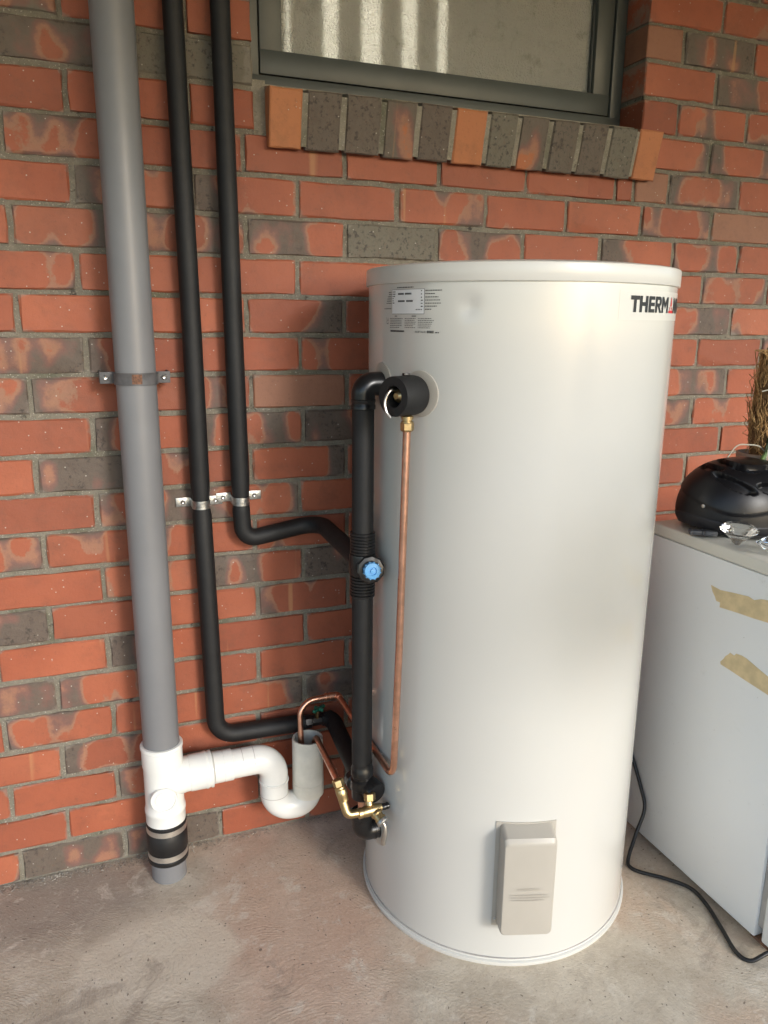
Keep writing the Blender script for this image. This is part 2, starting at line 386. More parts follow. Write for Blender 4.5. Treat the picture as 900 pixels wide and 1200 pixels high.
# ================================================================ BRICK WALL
H = 0.086; PX = 0.2365
wall = thing('brick_wall', 'red and dark mottled brick wall with grey mortar behind the tank and pipes', 'wall', (0.4, 0, 0))
OPEN_X0, OPEN_X1, OPEN_Z0, OPEN_Z1 = -0.093, 0.923, 1.735, 2.322
bm = B()
yf, yb = 0.0045, 0.10
def mgrid(x0, x1, z0, z1, s=0.02):
    nx = max(1, round((x1 - x0) / s)); nz = max(1, round((z1 - z0) / s)); V = []
    for i in range(nx + 1):
        V.append([bm.verts.new((x0 + (x1 - x0) * i / nx, yf + random.uniform(-0.0022, 0.003), z0 + (z1 - z0) * k / nz)) for k in range(nz + 1)])
    for i in range(nx):
        for k in range(nz): bm.faces.new((V[i][k], V[i + 1][k], V[i + 1][k + 1], V[i][k + 1]))
mgrid(-0.9, OPEN_X0 - 0.003, 0, 2.42); mgrid(OPEN_X1 + 0.003, 1.8, 0, 2.42); mgrid(OPEN_X0 - 0.003, OPEN_X1 + 0.003, 0, OPEN_Z0 - 0.01)
for a, b in ((-3.0, -0.9), (1.8, 3.6)): mgrid(a, b, 0, 2.42, 0.3)
box(bm, (-3.0, 0.012, 0.0), (OPEN_X0 - 0.004, yb, 2.42)); box(bm, (OPEN_X1 + 0.004, 0.012, 0.0), (3.6, yb, 2.42)); box(bm, (OPEN_X0 - 0.004, 0.0125, 0.0), (OPEN_X1 + 0.004, yb - 0.001, OPEN_Z0 - 0.011)); box(bm, (OPEN_X0 - 0.004, 0.0125, OPEN_Z1 + 0.002), (OPEN_X1 + 0.004, yb - 0.001, 2.42))
obj('mortar', bm, 'mortar', wall, smooth=True)

def brick_bm(L, Hh, D, front=0.0, jit=0.0019, bm=None, M4=None):
    """a slightly uneven brick, front face towards -y, origin at the centre of the front face"""
    bm = bm or B()
    hx, hz = L / 2, Hh / 2
    ptsx = [-1, -0.5, 0, 0.5, 1]
    loop = [(x, -1) for x in ptsx] + [(1, 0)] + [(x, 1) for x in ptsx[::-1]] + [(-1, 0)]
    def ring(y, inset, j):
        return [bm.verts.new((px * (hx - inset) + random.uniform(-j, j), y + random.uniform(-j, j) * 0.3, pz * (hz - inset) + random.uniform(-j, j))) for px, pz in loop]
    tilt = random.uniform(-0.0009, 0.0009), random.uniform(-0.0006, 0.0006)
    back = ring(D, 0.001, 0.0); mid = ring(0.0030, 0.0, jit); fr = ring(0.0, 0.0030, jit)
    for v in fr: v.co.y += front + tilt[0] * v.co.x / hx + tilt[1] * v.co.z / hz
    n = len(loop)
    for a, b in ((back, mid), (mid, fr)):
        for k in range(n): bm.faces.new((a[k], a[(k + 1) % n], b[(k + 1) % n], b[k]))
    bm.faces.new(fr)
    if M4 is not None:
        for v in back + mid + fr: v.co = M4 @ v.co
    return bm

def enc(cls):
    s = random.random(); rr = random.random
    b, sl, hu = {'R': (-0.55, 0, 0.0), 'r': (-0.24, random.choice((-0.08, 0.08)), 0.05), 'L': (-0.12, -0.32, 0.0), 'T': (-0.12, 0.32, 0.0), 'M': (-0.02, random.uniform(-.1, .1), 0.0),
                 'D': (0.24, random.uniform(-.12, .12), 0.1), 'G': (0.75, 0.0, 0.95), 'B': (-0.30, 0.1, 0.85), 'P': (0.0, 0.0, 0.15), 'O': (-0.7, 0.0, 0.55)}[cls]
    b += random.uniform(-0.05, 0.05); hu = min(1, max(0, hu + random.uniform(0, 0.12)))
    return (b * 0.5 + 0.5, sl * 0.5 + 0.5, s, hu)

# class strings per course, left to right; even courses start at x=-0.9445, odd ones at x=-0.8285
ROWS = {0: 'rDDRRRRrRRRR', 1: 'RRRRRRRRRTRR', 2: 'RRPRRrRRRRRR', 3: 'RLRRRRMRRRRR', 4: 'RMRTDRRLRRRR', 5: 'MMrRRRRRTRRR',
        6: 'RRLRRRrRRRRR', 7: 'TRRLRRRRRMRR', 8: 'RRrLDRRTRRRR', 9: 'MrLrRRMRRRRR', 10: 'RRMMRRRRRRRR', 11: 'RDrTrRRBRRRR',
        12: 'RRLMLRRRMMRR', 13: 'TLrBRRRRTRRR', 14: 'rDLRrRRRRRPR', 15: 'RRRTRRRRMrRR', 16: 'RMRRRRRRRMRR', 17: 'rPPLGMRLMRRR',
        18: 'RRPLRTRRMBRR', 19: 'DMRRRRRR', 20: 'RrRR', 21: 'rDG', 22: 'DBRR', 23: 'RDR', 24: 'RRTR', 25: 'MRD', 26: 'RRRR'}
inframe, outframe = [], []
def put(x0, x1, k, cls, keep=True):
    z0 = k * H + 0.005
    L = x1 - x0 - 0.0105; c = ((x0 + x1) / 2 + random.uniform(-.0015, .0015), random.uniform(-0.0016, 0.0010), z0 + 0.038 + random.uniform(-.0012, .0012))
    if L < 0.02: return
    if keep and -0.80 < c[0] - L / 2 + 0.01 and c[0] < 1.64 or (keep and -0.95 < c[0] < 1.64):
        o = obj('brick', brick_bm(L, 0.0755, 0.107), 'brick', wall, loc=None, sharp=25)
        o.location = c; o.color = enc(cls)
        inframe.append(o)
    else:
        outframe.append((c, L))
for k in range(0, 28):
    start = -0.9445 if k % 2 == 0 else -0.8285
    pat = ROWS.get(k, 'RRRMRRDRRRRR')
    edges = [start + PX * i for i in range(-9, 20)]
    wob = random.uniform(-0.004, 0.004)
    edges = [e + wob + random.uniform(-0.003, 0.003) for e in edges]
    zmid = (k + 0.5) * H
    blocked = k >= 20 and zmid < OPEN_Z1
    for i, (a, b) in enumerate(zip(edges, edges[1:])):
        idx = i - 9
        cls = pat[idx] if 0 <= idx < len(pat) else random.choice('RRRRRMDTLr')
        if k == 19 and a > 0.7:
            continue
        if blocked:
            if b <= OPEN_X0 - 0.06: put(a, b, k, cls)
            elif a < OPEN_X0 - 0.04: put(a, OPEN_X0 + 0.0055, k, cls)
            continue
        put(a, b, k, cls)
    if k == 19:
        for a, b, c in ((0.621, 0.858, 'R'), (0.858, 0.916, 'R'), (0.916, 1.028, 'B'), (1.028, 1.272, 'P'), (1.272, 1.508, 'R'), (1.508, 1.745, 'R'), (1.745, 1.98, 'R'), (1.98, 2.2, 'R'), (2.2, 2.45, 'R')): put(a, b, k, c)
    if blocked:
        x = OPEN_X1 - 0.005
        cl = {20: 'rML', 21: 'rrM', 22: 'RPR', 23: 'BDR', 24: 'RrR', 25: 'RDR', 26: 'RRM'}.get(k, 'RRR')
        nxt = x + (PX / 2 + 0.003 if k % 2 else PX + 0.003); j = 0
        while x < 3.4:
            put(x, nxt, k, cl[j] if j < 3 else random.choice('RRRMDT')); x = nxt; nxt = x + PX; j += 1
# sill bricks: a tilted soldier row that projects from the wall
nS = 12
xs = [-0.067, 0.016, 0.104, 0.197, 0.283, 0.371, 0.461, 0.543, 0.631, 0.716, 0.803, 0.890, 0.966]
clsS = 'ODDBDOGBDDGO'
bmm = B()
tiltS = R(13)
for i in range(nS):
    w = xs[i + 1] - xs[i] - (0.012 if i < nS - 1 else 0.004)
    cx = (xs[i] + xs[i + 1] - 0.010) / 2
    T = Matrix.Rotation(tiltS, 4, 'X')
    b_ = brick_bm(w, 0.117, 0.135, jit=0.0011)
    for v in b_.verts: v.co = T @ v.co
    o = obj('sill_brick', b_, 'sill', wall, sharp=25); o.location = (cx, -0.036 + random.uniform(-.001, .001), 1.7455 + random.uniform(-.0015, .0015)); o.color = enc('G' if clsS[i] == 'D' else clsS[i]) if clsS[i] != 'B' else (0.62, 0.5, random.random(), 0.35)
    if clsS[i] == 'D': o.color[3] = random.uniform(0.0, 0.5)
T = Matrix.Translation((0, -0.0328, 1.7455)) @ Matrix.Rotation(tiltS, 4, 'X')
box(bmm, (xs[0] + 0.004, 0.0, -0.052), (xs[-1] - 0.012, 0.12, 0.053), mat=T)
box(bmm, (OPEN_X0 - 0.006, 0.006, 1.70), (xs[0] + 0.002, 0.15, 1.8255)); box(bmm, (xs[0] + 0.002, 0.03, 1.70), (OPEN_X1 + 0.002, 0.15, 1.8250))
obj('sill_mortar', bmm, 'palemortar', wall)
# bricks outside the picture, joined
bm = B()
for c, L in outframe: brick_bm(L, 0.0755, 0.107, bm=bm, M4=Matrix.Translation(c))
o = stuff(obj('brickwork', bm, 'brick', wall, sharp=25)); o.color = (0.25, 0.5, 0.3, 0.1)

# ================================================================ WINDOW (part of the wall)
def ringframe(bm, x0, x1, z0, z1, w, y0, y1, bev=0.0015):
    box(bm, (x0, y0, z0), (x1, y1, z0 + w), bev); box(bm, (x0, y0, z1 - w), (x1, y1, z1), bev)
    box(bm, (x0, y0 + 0.0004, z0 + w - 0.0006), (x0 + w, y1 - 0.0004, z1 - w + 0.0006), bev); box(bm, (x1 - w, y0 + 0.0004, z0 + w - 0.0006), (x1, y1 - 0.0004, z1 - w + 0.0006), bev)
bm = B(); ringframe(bm, OPEN_X0, OPEN_X1 - 0.001, 1.826, OPEN_Z1, 0.034, 0.090, 0.150)
win = obj('window', bm, 'frame', wall)
SX0, SX1, SZ0, SZ1 = OPEN_X0 + 0.038, OPEN_X1 - 0.039, 1.864, OPEN_Z1 - 0.038
bm = B(); ringframe(bm, SX0, SX1, SZ0, SZ1, 0.050, 0.094, 0.140); sub('sash', bm, 'frame', win)
bm = B(); ringframe(bm, OPEN_X0 + 0.033, OPEN_X1 - 0.034, 1.859, OPEN_Z1 - 0.033, 0.006, 0.104, 0.135, 0); sub('seal', bm, 'seal', win)
bm = B(); ringframe(bm, SX0 + 0.048, SX1 - 0.048, SZ0 + 0.048, SZ1 - 0.048, 0.006, 0.106, 0.118, 0.001); sub('glazing_bead', bm, 'frame', win)
bm = B(); box(bm, (SX0 + 0.046, 0.120, SZ0 + 0.046), (SX1 - 0.046, 0.125, SZ1 - 0.046)); sub('pane', bm, 'glass', win, smooth=False)
# room behind the obscure glass
bm = B(); box(bm, (-0.5, 0.9, 1.2), (1.9, 0.95, 3.0)); box(bm, (-0.5, 0.151, 2.9), (1.9, 0.9, 2.95)); box(bm, (-0.55, 0.151, 1.2), (-0.5, 0.9, 3.0)); box(bm, (1.9, 0.151, 1.2), (1.95, 0.9, 3.0))
struct(obj('room_interior', bm, 'slat', smooth=False))
bl = thing('vertical_blind', 'pale fabric blind with bright gaps seen through the obscure window glass', 'blind', (0.42, 0.1345, 1.8))
gaps = [(0.014, 0.024, .4), (0.104, 0.140, 1), (0.199, 0.247, 1), (0.302, 0.340, 1), (0.397, 0.420, 1)]
e = [-0.12] + [v for g_ in gaps for v in g_[:2]] + [0.52, 0.525, 0.67, 0.675, 0.80, 0.81, 0.98]
for i in range(0, len(e) - 1, 2):
    bm = B(); box(bm, (e[i], 0.1335, 1.80), (e[i + 1], 0.1355, 2.40)); obj('slat', bm, 'slat', bl)
bm = B(); box(bm, (-0.12, 0.1385, 1.80), (0.44, 0.1405, 2.40))  # emissive sheet added close behind the slats to make the gaps glow
tag(obj('glow_sheet', bm, 'glow'), 'glowing sheet added behind the blind gaps to imitate daylight', 'glowing sheet')

# ================================================================ WATER HEATER
TC = Vector((0.3842, -0.3368, 0)); TR = 0.313
heater = thing('water_heater', 'tall cream cylindrical electric hot water tank standing on the concrete floor', 'water heater', (TC.x, TC.y, 0))
def ripple(a, z): return 0.0005 * math.sin(a * 3 + z * 2.0) + 0.0004 * math.sin(a * 7 + z * 5)
def cyl(deg, z, h=0.0):
    a = R(deg); h += ripple(a, z); return Vector((TC.x + (TR + h) * math.cos(a), TC.y + (TR + h) * math.sin(a), z))
def wrap(s, z, h, deg0): return cyl(deg0 + math.degrees(s / TR), z, h)
bm = B(); NS, NZ = 224, 120; z0, z1 = 0.016, 1.396; rows = []
for k in range(NZ + 1):
    z = z0 + (z1 - z0) * k / NZ; ring = []
    for i in range(NS):
        a = 360 * i / NS; rr = 0.0
        da = (a - (360 - 135.5) + 180) % 360 - 180
        d2 = (R(da) * TR) ** 2 + (z - 1.349) ** 2
        rr -= 0.0036 * math.exp(-d2 / (2 * 0.010 ** 2))
        ring.append(bm.verts.new(cyl(a, z, rr)))
    rows.append(ring)
for a_, b_ in zip(rows, rows[1:]):
    for i in range(NS): bm.faces.new((a_[i], a_[(i + 1) % NS], b_[(i + 1) % NS], b_[i]))
bm.faces.new(rows[0][::-1]); bm.faces.new(rows[-1])
obj('shell', bm, 'tank', heater)
bm = B(); lathe(bm, [(0.3143, 1.3925), (0.3172, 1.3930), (0.3180, 1.3945), (0.3180, 1.4205), (0.3168, 1.4240), (0.3130, 1.4258), (0.28, 1.430), (0.05, 1.437)], TC, n=160); obj('lid', bm, 'lid', heater)
bm = B(); lathe(bm, [(0.318, 0.0), (0.3195, 0.003), (0.3195, 0.0085), (0.3165, 0.0105), (0.3145, 0.0108), (0.3145, 0.0145)], TC, n=160); obj('base_ring', bm, 'lid', heater)
bm = B(); lathe(bm, [(0.3139, 0.0146), (0.3149, 0.0150), (0.3149, 0.0168), (0.3139, 0.0172)], TC, n=160); obj('base_seam', bm, 'gasket', heater)
# element cover -------------------------------------------------------------
C0 = -107.7
def rrect(bm, sc, zc, hs, hz, h, rad=0.008, n=4, bulge=0.0):
    vs = []
    for cx, cz, a0 in ((1, 1, 0), (-1, 1, 90), (-1, -1, 180), (1, -1, 270)):
        for k in range(n + 1):
            a = R(a0 + 90 * k / n)
            vs.append(bm.verts.new(wrap(sc + cx * (hs - rad) + rad * math.cos(a), zc + cz * (hz - rad) + rad * math.sin(a), h, C0)))
    # extra edge points keep the outline on the curve
    return vs
def loftr(bm, specs, cap=True):
    rings = [rrect(bm, *s) for s in specs]; n = len(rings[0])
    for a, b in zip(rings, rings[1:]):
        for k in range(n): bm.faces.new((a[k], a[(k + 1) % n], b[(k + 1) % n], b[k]))
    if cap: bm.faces.new(rings[-1])
    return bm
bm = B()
nsx = 14; vs = []
def plate(bm, s0, s1, za, zb, h0, h1, ns=14, deg0=C0):
    top, bot = [], []
    for i in range(ns + 1):
        s = s0 + (s1 - s0) * i / ns
        top.append([bm.verts.new(wrap(s, z, h, deg0)) for z, h in ((za, h0), (za, h1), (zb, h1), (zb, h0))])
    for a, b in zip(top, top[1:]):
        for k in range(3): bm.faces.new((a[k], b[k], b[k + 1], a[k + 1]))
    bm.faces.new((top[0][0], top[0][1], top[0][2], top[0][3])); bm.faces.new((top[-1][3], top[-1][2], top[-1][1], top[-1][0]))
    return bm
plate(bm, -0.0615, 0.0615, 0.098, 0.3445, -0.002, 0.0022)
cov = obj('element_cover', bm, 'cover', heater, sharp=30)
bm = B()
loftr(bm, [(0.001, 0.2235, 0.0545, 0.1190, 0.0020, 0.010), (0.001, 0.2235, 0.0540, 0.1185, 0.004, 0.010), (0.001, 0.2190, 0.0480, 0.1120, 0.036, 0.009), (0.001, 0.2165, 0.0468, 0.1080, 0.040, 0.009), (0.001, 0.2160, 0.0452, 0.1055, 0.0416, 0.008), (0.001, 0.216, 0.040, 0.100, 0.0418, 0.006)])
obj('cover_box', bm, 'cover', heater, sharp=28)
bm = B(); p_ = wrap(-0.0555, 0.113, 0.002, C0); nrm = (p_ - Vector((TC.x, TC.y, p_.z))).normalized()
lathe(bm, [(0.0052, 0), (0.0052, 0.001), (0.0032, 0.0012), (0.0032, 0.0028), (0.002, 0.0036)], p_, nrm, 14); obj('screw', bm, 'steel', heater)

# printing --------------------------------------------------------------
def text_mesh(bm, s, size, place, align='LEFT'):
    cu = bpy.data.curves.new('t', 'FONT'); cu.body = s; cu.size = size; cu.align_x = align; cu.resolution_u = 3
    to = bpy.data.objects.new('t', cu); COL.objects.link(to)
    bpy.context.view_layer.update()
    me = to.evaluated_get(bpy.context.evaluated_depsgraph_get()).to_mesh()
    vs = [bm.verts.new(place(v.co.x, v.co.y)) for v in me.vertices]
    for p in me.polygons:
        try: bm.faces.new([vs[i] for i in p.vertices])
        except ValueError: pass
    bpy.data.objects.remove(to); bpy.data.curves.remove(cu)
def polys(bm, ps, place, thick=None):
    for p in ps: bm.faces.new([bm.verts.new(place(x, y)) for x, y in p])
# raised warning text on the cover
bm = B()
text_mesh(bm, 'WARNING', 0.0085, lambda x, y: wrap(0.000 + x, 0.216 + y, 0.0420, C0), 'CENTER')
for r_ in range(3):
    x = -0.034 + (0.004 if r_ == 2 else 0); 
    while x < 0.034 - (0.006 if r_ == 2 else 0):
        w = random.uniform(0.003, 0.008); polys(bm, [[(x, 0), (x + w, 0), (x + w, 0.0024), (x, 0.0024)]], lambda a, b, r_=r_: wrap(a, 0.204 - r_ * 0.006 + b, 0.0420, C0)); x += w + 0.0014
obj('embossed_text', bm, simple('embossed_plastic', (0.435, 0.40, 0.348), 0.45, var=0.02), heater, smooth=False)
# badge
D0 = -81.6
bm = B(); plate(bm, -0.0265, 0.26, 1.3300, 1.3815, 0.0000, 0.0003, 40, D0); obj('badge_sticker', bm, 'badge', heater, sharp=40)
def L(x, ps): return [[(x + a, b) for a, b in p] for p in ps]
hb = 0.0285; st = 0.0072
glyph = {'T': (0.0235, [[(0, hb - st), (0.0225, hb - st), (0.0225, hb), (0, hb)], [(0.0225 / 2 - st / 2, 0), (0.0225 / 2 + st / 2, 0), (0.0225 / 2 + st / 2, hb - st), (0.0225 / 2 - st / 2, hb - st)]]),
         'H': (0.0265, [[(0, 0), (st, 0), (st, hb), (0, hb)], [(0.0165, 0), (0.0165 + st, 0), (0.0165 + st, hb), (0.0165, hb)], [(st, 0.011), (0.0165, 0.011), (0.0165, 0.0178), (st, 0.0178)]]),
         'E': (0.0220, [[(0, 0), (st, 0), (st, hb), (0, hb)]] + [[(st, z), (0.0192, z), (0.0192, z + 0.0062), (st, z + 0.0062)] for z in (0, 0.0112, hb - 0.0062)]),
         'R': (0.0250, [[(0, 0), (st, 0), (st, hb), (0, hb)], [(st, hb - 0.006), (0.016, hb - 0.006), (0.0195, hb - 0.001), (0.016, hb), (st, hb)], [(0.016, hb - 0.006), (0.0225, hb - 0.006), (0.0195, hb - 0.001)], [(0.0155, 0.0165), (0.0225, 0.0165), (0.0225, hb - 0.006), (0.0155, hb - 0.006)], [(st, 0.0105), (0.0175, 0.0105), (0.0225, 0.0165), (st, 0.0165)], [(0.0095, 0.0105), (0.0165, 0), (0.0240, 0), (0.0165, 0.0105)]]),
         'M': (0.0325, [[(0, 0), (st, 0), (st, hb), (0, hb)], [(0.0225, 0), (0.0225 + st, 0), (0.0225 + st, hb), (0.0225, hb)], [(st, hb), (st, hb - 0.011), (0.0148, 0.007), (0.0148, 0.018)], [(0.0225, hb), (0.0148, 0.018), (0.0148, 0.007), (0.0225, hb - 0.011)]]),
         'N': (0.0275, [[(0, 0), (st, 0), (st, hb), (0, hb)], [(0.0175, 0), (0.0175 + st, 0), (0.0175 + st, hb), (0.0175, hb)], [(st, hb), (st, hb - 0.012), (0.0175, 0.0), (0.0175, 0.012)]])}
x = 0.0; black, red = [], []
for ch in 'THERMANN':
    if ch == 'A':
        red += L(x, [[(0.0105, 0.0125), (0.0195, 0.0125), (0.0165, hb), (0.0135, hb)], [(0.0015, 0), (0.0285, 0), (0.0265, 0.0052), (0.0035, 0.0052)]]); 
        red += L(x, [[(0.0055, 0.0066), (0.0105, 0.0066), (0.0115, 0.0110), (0.0075, 0.0110)], [(0.0195, 0.0066), (0.0245, 0.0066), (0.0225, 0.0110), (0.0185, 0.0110)]]); x += 0.0305
    else:
        w, ps = glyph[ch]; black.append(L(x, ps)); x += w
pl = lambda a, b: wrap(a, 1.3435 + b, 0.0010, D0)
def subdiv_polys(bm, ps):
    polys(bm, ps, pl)
for ps in black: bm = B(); subdiv_polys(bm, ps); obj('badge_letter', bm, 'ink', heater, smooth=False)
bm = B(); subdiv_polys(bm, red); obj('badge_letter', bm, 'redink', heater, smooth=False)
# rating label
G0 = -160.6
bm = B(); plate(bm, -0.0450, 0.0445, 1.3368, 1.3812, 0.0002, 0.0006, 20, G0); obj('rating_border', bm, 'ink', heater, sharp=40)
bm = B(); plate(bm, -0.0444, 0.0439, 1.3374, 1.3806, 0.0003, 0.0009, 20, G0); obj('rating_label', bm, 'paper', heater, sharp=40)
bm = B()
def dashes(x0, x1, z, h, hh=0.0011, dens=1.0, ws=(0.002, 0.006), gap=0.0009):
    x = x0
    while x < x1 - 0.001:
        w = min(random.uniform(*ws), x1 - x); polys(bm, [[(x, 0), (x + w, 0), (x + w, hh), (x, hh)]], lambda a, b: wrap(a, z + b, h, G0)); x += w + gap
for i, z in enumerate((1.3762, 1.3722, 1.3682, 1.3642, 1.3602, 1.3562, 1.3462)):
    w = (0.011, 0.010, 0.014, 0.016, 0.017, 0.019, 0.028)[i]
    dashes(-0.047 - w, -0.047, z, 0.0006); 
    if i < 6: dashes(-0.0425, -0.0425 + (0.009, 0.010, 0.008, 0.003, 0.003, 0.007)[i], z, 0.0012, 0.0016)
for i, z in enumerate((1.3775, 1.3718, 1.3660, 1.3606, 1.3552, 1.3500, 1.3446)):
    dashes(0.0465, 0.0465 + (0.036, 0.022, 0.029, 0.033, 0.034, 0.026, 0.016)[i], z, 0.0006, 0.0013)
    if i < 6: dashes(0.037, 0.0395 if i < 3 else 0.0415, z - 0.0006, 0.0012, 0.0018)
dashes(-0.025, -0.008, 1.3715, 0.0012, 0.0032, ws=(0.0022, 0.003), gap=0.0005); dashes(-0.0040, 0.013, 1.3715, 0.0012, 0.0032, ws=(0.0020, 0.003), gap=0.0006)
dashes(-0.025, -0.005, 1.3585, 0.0012, 0.0032, ws=(0.0024, 0.003), gap=0.0005); dashes(-0.0005, 0.017, 1.3585, 0.0012, 0.0032, ws=(0.0022, 0.003), gap=0.0006)
dashes(0.025, 0.041, 1.3440, 0.0012, 0.0016, ws=(0.002, 0.003), gap=0.0015)
dashes(-0.029, 0.018, 1.3838, 0.0006, 0.0016, ws=(0.002, 0.007))
dashes(-0.036, -0.028, 1.3325, 0.0006, 0.0014, ws=(0.008, 0.009)); dashes(0.014, 0.026, 1.3325, 0.0006, 0.0014, ws=(0.011, 0.012))
for col0, col1 in ((-0.052, -0.010), (-0.005, 0.026), (0.030, 0.068)):
    for r_ in range(6):
        dashes(col0, col1 - random.uniform(0, 0.012), 1.3285 - r_ * 0.0033, 0.0006, 0.0009)
dashes(-0.050, -0.006, 1.3042, 0.0006, 0.0030, ws=(0.0016, 0.003), gap=0.0004)
for x in range(14): polys(bm, [[(0.052 + x * 0.0011, 0), (0.052 + x * 0.0011 + random.uniform(0.0004, 0.0009), 0), (0.0527 + x * 0.0011, 0.0046), (0.052 + x * 0.0011, 0.0046)]], lambda a, b: wrap(a, 1.3030 + b, 0.0006, G0))
dashes(0.070, 0.079, 1.3035, 0.0006, 0.0016)
for z in (1.3250, 1.3185): polys(bm, [[(-0.066, 0), (-0.0655, 0), (-0.0655, 0.006), (-0.066, 0.006)], [(-0.0625, 0), (-0.058, 0), (-0.058, 0.0012), (-0.0625, 0.0012)], [(-0.060, 0), (-0.0592, 0), (-0.0592, 0.005), (-0.060, 0.005)]], lambda a, b, z=z: wrap(a, z + b, 0.0006, G0))
text_mesh(bm, 'RELIEF VALVE', 0.0048, lambda x, y: wrap(0.023 + x * 0.9, 1.3035 + y, 0.0006, G0))
obj('label_print', bm, 'ink', heater, smooth=False)
# port collars
def normal_at(deg): return Vector((math.cos(R(deg)), math.sin(R(deg)), 0))
for deg, z, rad in ((-153.6, 1.1930, 0.043), (-176.0, 1.2020, 0.043), (-176.0, 0.200, 0.040)):
    bm = B(); rings = []
    for rr, h in ((rad, 0.0004), (rad * 0.985, 0.0022), (rad * 0.90, 0.0028), (rad * 0.5, 0.0022)):
        rings.append([bm.verts.new(wrap(rr * math.cos(2 * math.pi * k / 40), z + rr * math.sin(2 * math.pi * k / 40), h, deg)) for k in range(40)])
    for a_, b_ in zip(rings, rings[1:]):
        for k in range(40): bm.faces.new((a_[k], a_[(k + 1) % 40], b_[(k + 1) % 40], b_[k]))
    bm.faces.new(rings[-1]); obj('port_collar', bm, 'cover', heater)

# ================================================================ RELIEF VALVE at the top of the tank
RV = -155.2; n_ = normal_at(RV); base = cyl(RV, 1.1905, 0.0)
rv = thing('relief_valve', 'black foam covered relief valve with silver lever at the tank top', 'valve', base + n_ * 0.01)
bm = B(); lathe(bm, [(0.030, 0.001), (0.0355, 0.004), (0.0368, 0.010), (0.0368, 0.060), (0.0360, 0.0635), (0.021, 0.0640), (0.0195, 0.0625), (0.0190, 0.035), (0.002, 0.034)], base, n_, 48); foam = obj('foam_sleeve', bm, 'foam', rv)
side = Vector((-n_.y, n_.x, 0))     # to the right seen from outside
bm = B(); lathe(bm, [(0.010, 0.034), (0.0125, 0.036), (0.0125, 0.046), (0.009, 0.049), (0.006, 0.052)], base - side * 0.004, n_, 8); obj('spindle', bm, 'brass', rv)
lv = [base + n_ * 0.050 + Vector((0, 0, 0.012)) - side * 0.004, base + n_ * 0.066 + Vector((0, 0, 0.010)) - side * 0.006, base + n_ * 0.074 + Vector((0, 0, -0.008)) - side * 0.010, base + n_ * 0.074 + Vector((0, 0, -0.026)) - side * 0.007, base + n_ * 0.070 + Vector((0, 0, -0.038)) + side * 0.001]
bm = B(); tube(bm, catmull(lv, 6), 0.0027, 10); obj('lever', bm, 'steel', rv)
bm = B(); box(bm, (-0.006, -0.006, 0), (0.006, 0.006, 0.005), 0.001, mat=Matrix.Translation(base + n_ * 0.030 + Vector((0, 0, 0.036)))); obj('vent_plug', bm, 'plastic', rv)
nutp = base + n_ * 0.030 + Vector((0.004, 0, -0.036))
bm = B(); lathe(bm, [(0.0085, 0.0), (0.0105, -0.002), (0.0115, -0.0022), (0.0115, -0.0075), (0.0090, -0.008), (0.0090, -0.011), (0.0115, -0.0115), (0.0115, -0.014)], nutp, (0, 0, 1), 24); obj('outlet', bm, 'brass', rv)
bm = B(); lathe(bm, [(0.0125, -0.0142), (0.0130, -0.015), (0.0130, -0.027), (0.0110, -0.030), (0.0085, -0.031)], nutp, (0, 0, 1), 6); obj('nut', bm, 'brass', rv, sharp=20)

# ================================================================ COPPER DRAIN PIPES
cup = Vector((-0.0205, -0.100, 0))
cop = thing('copper_pipe', 'long copper drain pipe dropping from the relief valve and looping into the white cup', 'copper pipe', (0.064, -0.478, 0.40))
pth = fillet([nutp + Vector((0, 0, -0.020)), (0.0692, nutp.y + 0.003, 0.69), (0.0635, -0.470, 0.395), (0.0655, -0.090, 0.399)], [0.4, 0.034], 12)
bm = B(); tube(bm, pth, 0.0073, 16); obj('pipe', bm, 'copper', cop)
bm = B(); tube(bm, fillet([(0.0655, -0.100, 0.399), (0.0655, -0.083, 0.3995), (0.048, -0.083, 0.3995)], 0.010, 8), 0.0092, 16); obj('elbow', bm, 'copper', cop)
bm = B(); lathe(bm, [(0.0073, 0), (0.0092, 0.001), (0.0092, 0.004), (0.0104, 0.005), (0.0104, 0.007), (0.0092, 0.008), (0.0092, 0.014), (0.0104, 0.015), (0.0104, 0.017), (0.0092, 0.018), (0.0092, 0.021)], (0.050, -0.083, 0.3995), (-1, 0, 0), 16); obj('coupling', bm, 'copper', cop)
bm = B(); tube(bm, fillet([(0.046, -0.083, 0.3995), (-0.036, -0.085, 0.3985), (-0.0365, -0.100, 0.285)], 0.042, 14), 0.0073, 16); obj('bend', bm, 'copper', cop)
cop2 = thing('copper_pipe', 'short copper drain pipe running from the brass expansion valve up into the white cup', 'copper pipe', (0.0, -0.25, 0.32))
bm = B(); tube(bm, fillet([(-0.0045, -0.098, 0.270), (-0.003, -0.112, 0.313), (-0.030, -0.385, 0.3525)], 0.05, 8), 0.0073, 16); obj('pipe', bm, 'copper', cop2)

